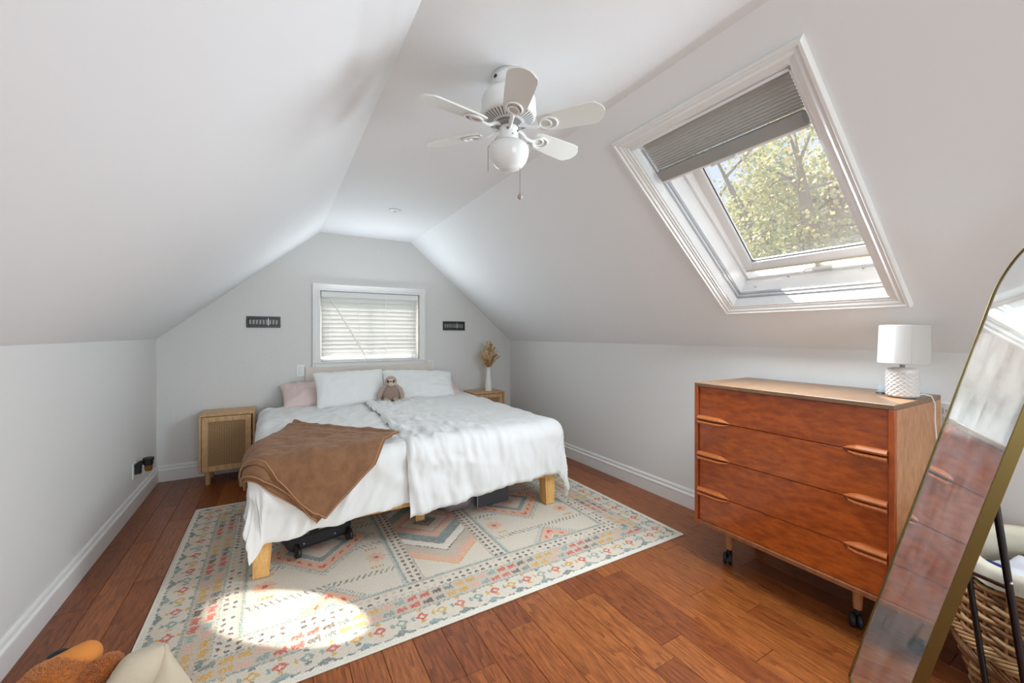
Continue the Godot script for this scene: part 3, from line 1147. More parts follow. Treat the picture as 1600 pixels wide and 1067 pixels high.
# a quilted sheet with two faces; edge(u, v) gives cloth coordinates, height(a, b) the loft over the bed
func quilt(nu: int, nv: int, coords: Callable, height: Callable, lift: float, thick: float, soft: float, wa: float, wb: float) -> MB:
	var top := PackedVector3Array()
	var low := PackedVector3Array()
	var uvs := PackedVector2Array()
	for i in nu + 1:
		for j in nv + 1:
			var u := float(i) / nu
			var v := float(j) / nv
			var q: Vector2 = coords.call(u, v)
			var e := minf(minf(u, 1 - u) * wa, minf(v, 1 - v) * wb)
			var round_ := sqrt(clampf(1.0 - pow(1.0 - minf(e / soft, 1.0), 2.0), 0.0, 1.0))
			var h: float = height.call(q.x, q.y) + lift
			top.append(drape(q.x, q.y, h + thick * 0.5 * round_))
			low.append(drape(q.x, q.y, h - thick * 0.5 * round_))
			uvs.append(q)
	var mb := MB.new()
	# u runs across to +x, v towards the foot (+z): dU x dV points down, so turn the order
	var tt := PackedVector3Array()
	var tu := PackedVector2Array()
	for i in nu + 1:
		for j in nv + 1:
			tt.append(top[i * (nv + 1) + nv - j]); tu.append(uvs[i * (nv + 1) + nv - j])
	mb.grid(nu, nv, tt, false, tu)
	mb.grid(nu, nv, low, false, uvs)
	return mb

func duvet_over_left() -> void:
	var f := func(u: float, v: float) -> Vector2:
		var a := lerpf(BX0 - 0.21, 0.80, u)
		var hang := lerpf(0.375, 0.308, clampf((a + 0.1) / 0.8, 0.0, 1.0)) + 0.006 * sin(a * 23.0)
		return Vector2(a + 0.008 * sin(v * 17.0) * (1.0 - u), lerpf(-4.28, BZF + hang, v))
	var mb := quilt(96, 150, f, left_h, 0.004, 0.014, 0.02, 1.2, 2.2)
	single("duvet", mb, M.duvet, "smooth white duvet hanging low at the foot beneath the brown throw", "duvet")

func duvet_over_right() -> void:
	var f := func(u: float, v: float) -> Vector2:
		var a := lerpf(lerpf(0.745, 0.70, smoothstep(0.2, 0.85, v)) + 0.006 * sin(v * 21.0), BX1 + 0.345, u)
		var b1 := BZF + lerpf(0.390, 0.310, minf(u * 1.6, 1.0)) + 0.045 * smoothstep(0.78, 0.95, u) + 0.010 * noise_a.get_noise_1d(a * 6.0)
		var b0 := -4.30 + 0.05 * sin(u * 3.0) + 0.02 * noise_a.get_noise_1d(a * 5.0 + 7.0)
		return Vector2(a, lerpf(b0, b1, v))
	var mb := quilt(110, 160, f, right_h, 0.012, 0.030, 0.03, 1.45, 2.2)
	single("duvet", mb, M.duvet, "crumpled white duvet overlapping the other duvet, on the vase side", "duvet")

func throw_blanket() -> void:
	var cb := Vector2(0.13, -3.42)
	var cc := Vector2(0.705, -2.66)
	var cd := Vector2(0.235, -2.215)
	var ca := Vector2(-0.19, -2.63)
	var t := thing("throw_blanket", "brown plush throw blanket folded diagonally over the bed corner", "blanket", Vector3(0.1, 0.64, -2.7))
	var hgt := func(a: float, b: float) -> float:
		var p := Vector2(a, b) - cb
		var n1 := (cd - cc).normalized()
		var q := p.dot(n1)                      # distance from the far edge
		var s := p.dot((cc - cb).normalized())
		var w := 0.5 + 0.5 * sin(q * 62.0 + 2.2 * noise_a.get_noise_2d(s * 3.0, q * 3.0) + s * 3.0)
		var rip := w * w * 0.016 * smoothstep(0.30, 0.02, q) * smoothstep(0.0, 0.012, q)
		return left_h(a, b) * 0.7 + 0.010 + rip + noise_a.get_noise_2d(a * 4.0 + 3.0, b * 4.0) * 0.010
	var layers := [[0.048, 0.0, 0.012], [0.022, 0.55, 0.022], [0.0, 1.0, 0.034]]
	var out := (ca - cb).normalized()
	for k in 3:
		var push: float = layers[k][0]
		var lift: float = layers[k][2]
		var A := ca + out * push
		var D := cd + out * push + (cd - ca).normalized() * (-0.035 if k < 2 else 0.0)
		var start := 0.0 if k == 2 else 0.55
		var f := func(u: float, v: float) -> Vector2:
			# u from the far edge to the near one, v along it
			var uu := lerpf(start, 1.0, u)
			var p := cb.lerp(A, uu).lerp(cc.lerp(D, uu), v)
			return p + Vector2(0.010 * sin(v * 9.0 + k * 2.0), 0.010 * sin(v * 7.0 + k)) * (u if k < 2 else smoothstep(0.7, 1.0, u)) + out * 0.02 * sin(v * 5.0 + 1.0) * smoothstep(0.3, 0.0, uu)
		var nu := 70 if k == 2 else 40
		var mb := quilt(nu, 70, f, hgt, lift, 0.014 if k == 2 else 0.012, 0.012, 0.75, 0.95)
		part("upper_fold" if k == 2 else "lower_fold", mb, M.throw, t, true)
		var edge := MB.new()
		var pts := []
		for j in 61:
			var q: Vector2 = f.call(0.985, 1.0 - j / 60.0)
			pts.append(drape(q.x, q.y, hgt.call(q.x, q.y) + lift + 0.008))
		edge.tube(pts, 0.0028, 6)
		if k == 2:
			pts = []
			for j in 51:
				var q: Vector2 = f.call(1.0 - j / 50.0, 0.985)
				pts.append(drape(q.x, q.y, hgt.call(q.x, q.y) + lift + 0.008))
			edge.tube(pts, 0.0028, 6)
		part("stitched_hem", edge, M.throw_edge, t, true)

func pillow_mesh(w: float, h: float, t: float, sd: float, wr := 1.0) -> MB:
	var mb := MB.new()
	var nu := 44
	var nv := 30
	for side in [1.0, -1.0]:
		var p := PackedVector3Array()
		var uvs := PackedVector2Array()
		for i in nu + 1:
			for j in nv + 1:
				var u: float = (2.0 * i / nu - 1.0) * side
				var v := 2.0 * j / nv - 1.0
				var uu := sin(u * PI / 2 * 0.999)
				var vv := sin(v * PI / 2 * 0.999)
				var prof := pow((1.0 - pow(absf(uu), 3.0)) * (1.0 - pow(absf(vv), 2.6)), 0.42)
				var edge_in := 1.0 - 0.055 * (1.0 - vv * vv)
				var edge_in2 := 1.0 - 0.05 * (1.0 - uu * uu)
				var z: float = t * 0.5 * prof * (0.95 if side > 0 else 0.8)
				z += (noise_a.get_noise_3d(uu * 2.4 + sd, vv * 2.0, sd) * 0.016 + (noise_c.get_noise_2d(uu * 3.0 + sd, vv * 2.0 + sd) - 0.3) * 0.010) * prof * wr
				var yy := vv * h * 0.5 * edge_in2 + 0.010 * noise_a.get_noise_2d(uu * 3.0 + sd * 2.0, 3.0) * absf(vv)
				p.append(Vector3(uu * w * 0.5 * edge_in, yy, z * side))
				uvs.append(Vector2(uu * w, vv * h))
		mb.grid(nu, nv, p, false, uvs)
	return mb

func lay_pillow(called: String, label: String, m: Material, mb: MB, at: Vector3, lean: float, turn: float, roll: float, group := "") -> MeshInstance3D:
	var o := single(called, mb, m, label, "pillow", group)
	o.transform = Transform3D(Basis(Vector3.UP, turn) * Basis(Vector3.RIGHT, -lean) * Basis(Vector3.BACK, roll), at)
	return o

func pillows() -> void:
	lay_pillow("pillow", "pale pink pillow behind the white pillow at the nightstand with cane door in full view", M.pink, pillow_mesh(0.66, 0.42, 0.15, 3.0), Vector3(0.375, 0.712, -4.42), deg_to_rad(66), deg_to_rad(3), 0.03)
	lay_pillow("pillow", "pale pink pillow showing only one end, on the vase side", M.pink, pillow_mesh(0.66, 0.42, 0.15, 8.0), Vector3(1.485, 0.715, -4.40), deg_to_rad(66), deg_to_rad(-3), -0.03)
	lay_pillow("pillow", "long smooth white pillow with square end, beside the pink pillow and plush sloth", M.pillow, pillow_mesh(0.66, 0.40, 0.16, 5.0, 0.7), Vector3(0.645, 0.770, -4.235), deg_to_rad(38), deg_to_rad(2), 0.02)
	lay_pillow("pillow", "white pillow slumped behind the plush sloth", M.pillow, pillow_mesh(0.78, 0.40, 0.20, 6.0, 1.5), Vector3(1.325, 0.750, -4.27), deg_to_rad(46), deg_to_rad(-5), -0.07)

func sloth() -> void:
	var t := thing("plush_sloth", "small beige plush sloth sitting against the white pillows", "plush toy", Vector3(0.985, 0.652, -4.05), deg_to_rad(-16))
	var fur := relief(mat(rgb(196, 172, 156), 0.95), M.weave, 0.5, 10.0)
	fur.rim_enabled = true; fur.rim = 0.5
	var fur2 := relief(mat(rgb(172, 146, 132), 0.95), M.weave, 0.6, 8.0)
	fur2.rim_enabled = true; fur2.rim = 0.4
	var pale := relief(mat(rgb(222, 204, 178), 0.9), M.weave, 0.2, 12.0)
	var brown := mat(rgb(104, 74, 54), 0.8)
	var b := MB.new()
	b.lathe([[0.0, 0.0], [0.06, 0.002], [0.088, 0.02], [0.092, 0.05], [0.080, 0.09], [0.058, 0.125], [0.045, 0.145], [0.0, 0.16]], 28, 1.0, 0.85)
	part("body", b, fur2, t)
	b = MB.new()
	b.ball(Vector3(-0.002, 0.185, 0.012), Vector3(0.056, 0.054, 0.052), 24, 16)
	part("head", b, fur, t)
	b = MB.new()
	b.ball(Vector3(0.0, 0.180, 0.030), Vector3(0.048, 0.042, 0.044), 20, 14)
	part("face", b, pale, t)
	for s in [-1.0, 1.0]:
		b = MB.new()
		b.xf = Transform3D(Basis(Vector3.BACK, s * -0.6), Vector3(s * 0.024, 0.188, 0.062))
		b.ball(Vector3.ZERO, Vector3(0.013, 0.020, 0.012), 14, 10)
		part("eye_patch", b, brown, t)
	b = MB.new()
	b.ball(Vector3(0.0, 0.190, 0.074), Vector3(0.010, 0.007, 0.006), 12, 8)
	part("nose", b, mat(rgb(70, 48, 38), 0.5), t)
	for s in [-1.0, 1.0]:
		b = MB.new()
		b.tube([Vector3(s * 0.048, 0.135, 0.0), Vector3(s * 0.085, 0.105, 0.02), Vector3(s * 0.105, 0.055, 0.035), Vector3(s * 0.108, 0.02, 0.045)], [0.022, 0.026, 0.024, 0.018], 12)
		part("arm", b, fur, t)
		b = MB.new()
		b.ball(Vector3(s * 0.112, 0.012, 0.050), Vector3(0.018, 0.012, 0.022), 12, 8)
		part("paw", b, pale, t)
		b = MB.new()
		b.ball(Vector3(s * 0.045, 0.018, 0.078), Vector3(0.026, 0.020, 0.022), 14, 8)
		part("foot", b, fur, t)

# ---------------------------------------------------------------- things round the bed
func nightstand(at: Vector3, label: String, w: float) -> void:
	# local: front at z = 0, back towards -z, x centred
	var t := thing("nightstand", label, "nightstand", at, 0.0, "cane door nightstands")
	var h0 := 0.115
	var h1 := 0.61
	var dep := 0.315
	var th := 0.018
	var b := MB.new()
	b.box(Vector3(-w / 2, h1 - th, -dep), Vector3(w / 2, h1, 0.0), 0.003)
	b.box(Vector3(-w / 2, h0, -dep), Vector3(-w / 2 + th, h1 - th, 0.0), 0.003)
	b.box(Vector3(w / 2 - th, h0, -dep), Vector3(w / 2, h1 - th, 0.0), 0.003)
	b.box(Vector3(-w / 2 + th, h0, -dep), Vector3(w / 2 - th, h0 + th, -0.004), 0.002)
	b.box(Vector3(-w / 2 + th, h0 + th, -dep), Vector3(w / 2 - th, h1 - th, -dep + 0.006))
	b.box(Vector3(-w / 2 + th, 0.315, -dep + 0.006), Vector3(w / 2 - th, 0.330, -0.06))
	part("cabinet_body", b, M.light_oak, t)
	var x0 := -w / 2 + th + 0.003
	var x1 := w / 2 - th - 0.010
	var y0 := h0 + 0.006
	var y1 := h1 - th - 0.004
	var fr := 0.043
	b = MB.new()
	b.box(Vector3(x0, y0, -0.018), Vector3(x0 + fr, y1, 0.0), 0.002)
	b.box(Vector3(x1 - fr, y0, -0.018), Vector3(x1, y1, 0.0), 0.002)
	b.box(Vector3(x0 + fr, y0, -0.018), Vector3(x1 - fr, y0 + fr, 0.0), 0.002)
	b.box(Vector3(x0 + fr, y1 - fr, -0.018), Vector3(x1 - fr, y1, 0.0), 0.002)
	var door := part("door", b, M.light_oak, t)
	# cane webbing: strands woven over and under
	b = MB.new()
	var cx0 := x0 + fr
	var cx1 := x1 - fr
	var cy0 := y0 + fr
	var cy1 := y1 - fr
	var n := 22
	for i in n + 1:
		var x := lerpf(cx0 + 0.003, cx1 - 0.003, float(i) / n)
		for s in [0.0]:
			b.box(Vector3(x + s - 0.0024, cy0, -0.011), Vector3(x + s + 0.0024, cy1, -0.009))
	var m := int((cy1 - cy0) / ((cx1 - cx0) / n))
	for i in m + 1:
		var y := lerpf(cy0 + 0.003, cy1 - 0.003, float(i) / m)
		for s in [0.0]:
			b.box(Vector3(cx0, y + s - 0.0024, -0.010), Vector3(cx1, y + s + 0.0024, -0.008))
	part("cane_webbing", b, M.cane, door)
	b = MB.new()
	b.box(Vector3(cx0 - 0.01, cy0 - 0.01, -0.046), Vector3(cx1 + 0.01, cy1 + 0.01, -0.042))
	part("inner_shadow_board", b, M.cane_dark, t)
	for q in [[-w / 2 + 0.06, -0.05], [w / 2 - 0.06, -0.05], [-w / 2 + 0.06, -dep + 0.05], [w / 2 - 0.06, -dep + 0.05]]:
		b = MB.new()
		b.xf = Transform3D(Basis.IDENTITY, Vector3(q[0], 0, q[1]))
		b.lathe([[0.0, 0.0], [0.016, 0.0], [0.018, 0.003], [0.021, h0 + 0.001], [0.0, h0 + 0.001]], 18)
		part("leg", b, M.light_oak, t)

func bedside() -> void:
	nightstand(Vector3(-0.359, 0, -4.305), "light oak nightstand with cane door standing in full view beside the bed", 0.405)
	nightstand(Vector3(2.205, 0, -4.305), "light oak nightstand mostly hidden by the bed, carrying the white vase", 0.405)
	# vase and dried grass
	var v := thing("vase", "slim white bottle vase holding dried pampas grass", "vase", Vector3(2.245, 0.610, -4.42))
	var b := MB.new()
	b.lathe([[0.0, 0.0], [0.038, 0.0], [0.042, 0.006], [0.041, 0.06], [0.036, 0.12], [0.026, 0.19], [0.0215, 0.24], [0.0225, 0.285], [0.0235, 0.29], [0.020, 0.29], [0.018, 0.24], [0.0, 0.20]], 28)
	part("body", b, mat(rgb(240, 236, 228), 0.35), v)
	var p := thing("pampas_grass", "bunch of straw coloured dried pampas grass standing in the slim vase", "dried grass", Vector3(2.245, 0.80, -4.42))
	var pm := mat(rgb(250, 226, 184), 0.95)
	pm.backlight_enabled = true; pm.backlight = Color(0.6, 0.54, 0.42)
	var pm2 := mat(rgb(236, 200, 146), 0.95)
	pm2.backlight_enabled = true; pm2.backlight = Color(0.5, 0.42, 0.3)
	var r := RandomNumberGenerator.new()
	r.seed = 31
	for k in 30:
		var az := TAU * 0.382 * k + r.randf_range(-0.2, 0.2)
		var spread := sqrt((k + 0.5) / 30.0)
		var dir := Vector3(cos(az), 0, sin(az) * 0.8)
		var lean := 0.125 * spread
		var ht := 0.385 - 0.16 * spread * spread + r.randf_range(-0.035, 0.025)
		var pts := []
		for i in 8:
			var f := i / 7.0
			pts.append(Vector3(0, 0.02 + ht * (f - 0.10 * f * f * spread), 0) + dir * (lean * f * f + 0.010 * f))
		b = MB.new()
		b.tube(pts, [0.0022, 0.002, 0.002, 0.0018, 0.0016, 0.0014, 0.001, 0.0006], 5)
		var stem := part("stem", b, pm2, p)
		b = MB.new()
		for i in 190:
			var f := r.randf_range(0.36, 1.0)
			var q := f * 7.0
			var i0 := mini(int(q), 6)
			var o: Vector3 = pts[i0].lerp(pts[i0 + 1], q - i0)
			var tg: Vector3 = (pts[i0 + 1] - pts[i0]).normalized()
			var rad := Vector3(r.randf_range(-1, 1), r.randf_range(-0.3, 0.5), r.randf_range(-1, 1)).normalized()
			var ln := r.randf_range(0.022, 0.046) * (1.2 - 0.5 * f)
			var d := (tg * 0.8 + rad).normalized()
			var tip := o + d * ln + Vector3.DOWN * 0.010 * spread
			var sd := d.cross(rad).normalized() * 0.0036
			b.quad(o - sd, o + sd, tip + sd * 0.4, tip - sd * 0.4)
		part("plume", b, pm if k % 3 else pm2, stem)

func wall_fittings() -> void:
	for e in [[-0.097, 1.418, "black ornamental wall register near the nightstand with cane door in full view"], [1.886, 1.401, "black ornamental wall register above the pampas grass"]]:
		var t := thing("wall_register", e[2], "vent", Vector3(e[0], e[1], BACK), 0.0, "black wall registers")
		var w := 0.284
		var h := 0.108
		var b := MB.new()
		b.casing(Vector3.ZERO, Vector3.RIGHT, Vector3.UP, Vector3(0, 0, 1), -w / 2, -h / 2, w / 2, h / 2, [[0.0, 0.0], [0.0, 0.010], [0.003, 0.013], [0.017, 0.013], [0.019, 0.008], [0.022, 0.004]])
		part("frame", b, M.black_metal, t)
		b = MB.new()
		b.box(Vector3(-w / 2 + 0.012, -h / 2 + 0.012, 0.0), Vector3(w / 2 - 0.012, h / 2 - 0.012, 0.002))
		part("back_plate", b, mat(rgb(150, 148, 143), 0.4, 0.3), t)
		for k in 9:
			b = MB.new()
			var pts := []
			var cx := -w / 2 + 0.032 + k * (w - 0.064) / 8.0
			for i in 20:
				var a := TAU * i / 20
				pts.append(Vector3(cx + 0.0155 * cos(a), 0.0285 * sin(a), 0.006 + (0.0015 if k % 2 else 0.0)))
			b.tube(pts, 0.0028, 6, true)
			part("ring", b, M.black_metal, t)
		b = MB.new()
		b.box(Vector3(-w / 2 + 0.014, 0.029, 0.001), Vector3(w / 2 - 0.014, 0.038, 0.008), 0.001)
		b.box(Vector3(-w / 2 + 0.014, -0.038, 0.001), Vector3(w / 2 - 0.014, -0.029, 0.008), 0.001)
		part("cross_bar", b, M.black_metal, t)
		b = MB.new()
		b.box(Vector3(0.036, -0.036, 0.004), Vector3(0.0425, 0.038, 0.014), 0.001)
		part("damper_lever", b, M.steel, t)
	for e in [[0.222, 0.930, "white rocker light switch above the pink pillow"], [1.587, 0.937, "white rocker light switch at the window's vase side corner"]]:
		var t := thing("light_switch", e[2], "switch", Vector3(e[0], e[1], BACK), 0.0, "bedside light switches")
		var b := MB.new()
		b.box(Vector3(-0.037, -0.059, 0.0), Vector3(0.037, 0.059, 0.006), 0.003)
		part("plate", b, M.plastic, t)
		b = MB.new()
		b.box(Vector3(-0.017, -0.034, 0.004), Vector3(0.017, 0.034, 0.0075), 0.001)
		part("bezel", b, mat(rgb(214, 213, 208), 0.4), t)
		b = MB.new()
		b.xf = Transform3D(Basis(Vector3.RIGHT, 0.07), Vector3(0, 0, 0.006))
		b.box(Vector3(-0.0145, -0.031, 0.0), Vector3(0.0145, 0.031, 0.005), 0.0015)
		part("rocker", b, M.plastic, t)
	# outlets
	for e in [[Vector3(LEFT, 0.295, -3.985), PI / 2, "white wall outlet low on the knee wall behind the black plug-in warmer"], [Vector3(RIGHT, 0.925, -0.605), -PI / 2, "white wall outlet between dresser and leaning mirror"]]:
		var t := thing("wall_outlet", e[2], "outlet", e[0], e[1])
		var b := MB.new()
		b.box(Vector3(-0.037, -0.059, 0.0), Vector3(0.037, 0.059, 0.006), 0.003)
		part("plate", b, M.plastic, t)
		for s in [-0.02, 0.02]:
			b = MB.new()
			b.box(Vector3(-0.016, s - 0.014, 0.004), Vector3(0.016, s + 0.014, 0.0085), 0.004)
			var soc := part("socket", b, M.plastic, t)
			b = MB.new()
			for x in [-0.006, 0.006]:
				b.box(Vector3(x - 0.001, s - 0.003, 0.008), Vector3(x + 0.001, s + 0.007, 0.0088))
			part("slot", b, M.black, soc)
	var t := thing("plug_in_warmer", "black plug-in air freshener with amber oil bottle in the outlet", "air freshener", Vector3(LEFT + 0.0085, 0.315, -3.985), PI / 2)
	var b := MB.new()
	b.slab(PackedVector2Array([Vector2(0.0, -0.045), Vector2(0.034, -0.045), Vector2(0.036, 0.01), Vector2(0.05, 0.03), Vector2(0.05, 0.05), Vector2(0.02, 0.045), Vector2(0.0, 0.025)]), -0.024, 0.024, 0.005)
	var turn := Transform3D(Basis(Vector3.UP, -PI / 2), Vector3.ZERO)
	for i in b.v.size():
		b.v[i] = turn * b.v[i]; b.n[i] = turn.basis * b.n[i]
	part("plug_body", b, M.black, t)
	b = MB.new()
	b.xf = Transform3D(Basis.IDENTITY, Vector3(0, 0.0, 0.075))
	b.lathe([[0.0, 0.012], [0.026, 0.012], [0.028, 0.016], [0.028, 0.046], [0.033, 0.048], [0.034, 0.062], [0.030, 0.066], [0.0, 0.066]], 24)
	part("warmer_cap", b, M.black, t)
	b = MB.new()
	b.xf = Transform3D(Basis.IDENTITY, Vector3(0, 0.0, 0.075))
	b.lathe([[0.0, -0.032], [0.018, -0.032], [0.021, -0.026], [0.025, 0.004], [0.016, 0.012], [0.0, 0.012]], 20)
	var am := mat(Color(0.62, 0.42, 0.18, 0.25), 0.05)
	am.refraction_enabled = true
	am.refraction_scale = 0.04
	part("oil_bottle", b, am, t)
	# round detector on the flat ceiling
	var dt := thing("ceiling_detector", "small flat white disc on the ceiling beyond the fan", "detector", Vector3(0.883, FLAT, -3.50))
	b = MB.new()
	b.lathe([[0.0, -0.014], [0.03, -0.013], [0.045, -0.009], [0.05, -0.004], [0.05, 0.0]], 32)
	part("disc", b, M.plastic, dt)
	b = MB.new()
	b.lathe([[0.012, -0.016], [0.016, -0.016], [0.016, -0.0125], [0.012, -0.0125]], 20)
	part("vent_ring", b, mat(rgb(200, 198, 194), 0.5), dt)

func under_bed() -> void:
	var t := thing("suitcase", "black soft suitcase lying under the bed with two wheels showing", "suitcase", Vector3(0.255, 0.012, -2.68), atan2(0.07, 0.26))
	var cloth := relief(mat(rgb(46, 46, 49), 0.7), M.weave, 0.08, 12.0)
	var b := MB.new()
	b.box(Vector3(-0.185, 0.018, -0.62), Vector3(0.185, 0.112, -0.03), 0.022)
	part("lower_shell", b, cloth, t)
	b = MB.new()
	b.xf = Transform3D(Basis(Vector3.BACK, 0.05) * Basis(Vector3.RIGHT, -0.03), Vector3(0.01, 0.135, -0.02))
	b.box(Vector3(-0.175, 0.0, -0.60), Vector3(0.180, 0.055, -0.055), 0.022)
	part("lid", b, cloth, t)
	b = MB.new()
	b.box(Vector3(-0.18, 0.1, -0.60), Vector3(0.18, 0.150, -0.07), 0.01)
	part("open_gusset", b, mat(rgb(28, 22, 26), 0.8), t)
	b = MB.new()
	b.tube([Vector3(-0.165, 0.110, -0.034), Vector3(-0.075, 0.1115, -0.0315)], 0.0022, 6)
	b.tube([Vector3(-0.02, 0.112, -0.0315), Vector3(0.165, 0.112, -0.034)], 0.0022, 6)
	part("piping", b, M.steel, t)
	for x in [-0.105, 0.075]:
		b = MB.new()
		b.ball(Vector3(x, 0.055, -0.029), Vector3(0.006, 0.006, 0.004), 10, 6)
		part("rivet", b, M.steel, t)
	for s in [-1.0, 1.0]:
		var o := Vector3(s * 0.150, 0.030, 0.0)
		b = MB.new()
		b.xf = Transform3D(Basis(Vector3.BACK, PI / 2), o)
		b.lathe([[0.0, -0.014], [0.022, -0.014], [0.029, -0.010], [0.029, 0.010], [0.022, 0.014], [0.0, 0.014]], 24)
		var wh := part("wheel", b, M.rubber, t)
		b = MB.new()
		b.xf = Transform3D(Basis(Vector3.BACK, PI / 2), o)
		b.lathe([[0.0, -0.016], [0.010, -0.016], [0.012, -0.012], [0.012, 0.012], [0.010, 0.016], [0.0, 0.016]], 14)
		part("hub_cap", b, mat(rgb(70, 70, 72), 0.4), wh)
		b = MB.new()
		var pts := []
		for i in 9:
			var a := -0.3 + 2.6 * i / 8.0
			pts.append(o + Vector3(0, 0.036 * sin(a), 0.036 * cos(a)))
		b.tube(pts, 0.012, 8)
		part("wheel_housing", b, M.black, t)
	# clear bag with mauve cloth
	t = thing("storage_bag", "clear plastic bag stuffed with mauve cloth under the bed", "bag", Vector3(1.16, 0.011, -2.835))
	b = MB.new()
	b.box(Vector3(-0.115, 0.004, -0.12), Vector3(0.105, 0.13, 0.10), 0.04)
	part("folded_cloth", b, relief(mat(rgb(140, 112, 122), 0.9), M.lumps, 0.6, 5.0), t)
	b = MB.new()
	b.box(Vector3(-0.135, 0.0, -0.15), Vector3(0.125, 0.15, 0.118), 0.03)
	part("plastic_film", b, M.clear, t)
	t = thing("storage_bin", "dark grey fabric storage bin under the bed", "bin", Vector3(1.44, 0.011, -2.83))
	b = MB.new()
	b.box(Vector3(-0.145, 0.0, -0.20), Vector3(0.125, 0.155, 0.098), 0.008)
	part("bin_body", b, relief(mat(rgb(84, 86, 90), 0.85), M.weave, 0.1, 12.0), t)
	b = MB.new()
	b.box(Vector3(-0.150, 0.150, -0.205), Vector3(0.130, 0.178, 0.103), 0.006)
	part("bin_lid", b, mat(rgb(70, 72, 76), 0.8), t)
	b = MB.new()
	b.box(Vector3(-0.149, 0.0, 0.095), Vector3(-0.141, 0.15, 0.102), 0.002)
	part("edge_binding", b, mat(rgb(150, 152, 154), 0.6), t)
	t = thing("rolled_blanket", "rolled dusty pink blanket behind the bed leg at the vase side", "blanket", Vector3(1.68, 0.075, -3.05), 0.3)
	b = MB.new()
	b.xf = Transform3D(Basis(Vector3.BACK, PI / 2), Vector3.ZERO)
	b.lathe([[0.0, -0.16], [0.045, -0.16], [0.062, -0.14], [0.066, 0.0], [0.060, 0.14], [0.045, 0.16], [0.0, 0.155]], 24)
	part("roll", b, relief(mat(rgb(170, 138, 132), 0.95), M.lumps, 0.5, 5.0), t)
	b = MB.new()
	var sp := []
	for i in 40:
		var a := i * 0.42
		var rr := 0.006 + 0.0026 * i * 0.55
		sp.append(Vector3(0.161, rr * sin(a), rr * cos(a)))
	b.tube(sp, 0.003, 6)
	part("rolled_edge", b, mat(rgb(190, 158, 150), 0.95), t)

# ---------------------------------------------------------------- dresser wall
const DX0 := 2.105
const DX1 := 2.645
const DZ0 := -1.507
const DZ1 := -0.622
const DY0 := 0.213
const DY1 := 1.020

func handle_half(b: MB, y: float, up: float, z_end: float, z_tip: float) -> void:
	# a bar that starts square at the drawer's end and sharpens to a point on the seam
	var sec := func(z: float, k: float) -> Array:
		var x := DX0 + 0.013
		var s := up
		return [Vector3(x, y + s * 0.0022, z), Vector3(x - 0.022 * k, y + s * 0.0042, z), Vector3(x - 0.025 * k, y + s * (0.002 + 0.010 * k), z), Vector3(x - 0.016 * k, y + s * (0.002 + 0.021 * k), z), Vector3(x, y + s * (0.002 + 0.024 * k), z)]
	var dz := signf(z_tip - z_end)
	var rows := [sec.call(z_end, 1.0), sec.call(z_tip - dz * 0.055, 1.0), sec.call(z_tip - dz * 0.025, 0.62), sec.call(z_tip, 0.03)]
	for i in 3:
		var c: Vector3 = (rows[i][0] + rows[i + 1][3]) / 2 + Vector3(0.004, 0, 0)
		for k in 5:
			b.qo(rows[i][k], rows[i][(k + 1) % 5], rows[i + 1][(k + 1) % 5], rows[i + 1][k], c)
	var r0: Array = rows[0]
	b.qo(r0[0], r0[1], r0[2], r0[4], r0[2] + Vector3(0, 0, dz * 0.1))
	b.qo(r0[2], r0[3], r0[4], r0[4], r0[2] + Vector3(0, 0, dz * 0.1))

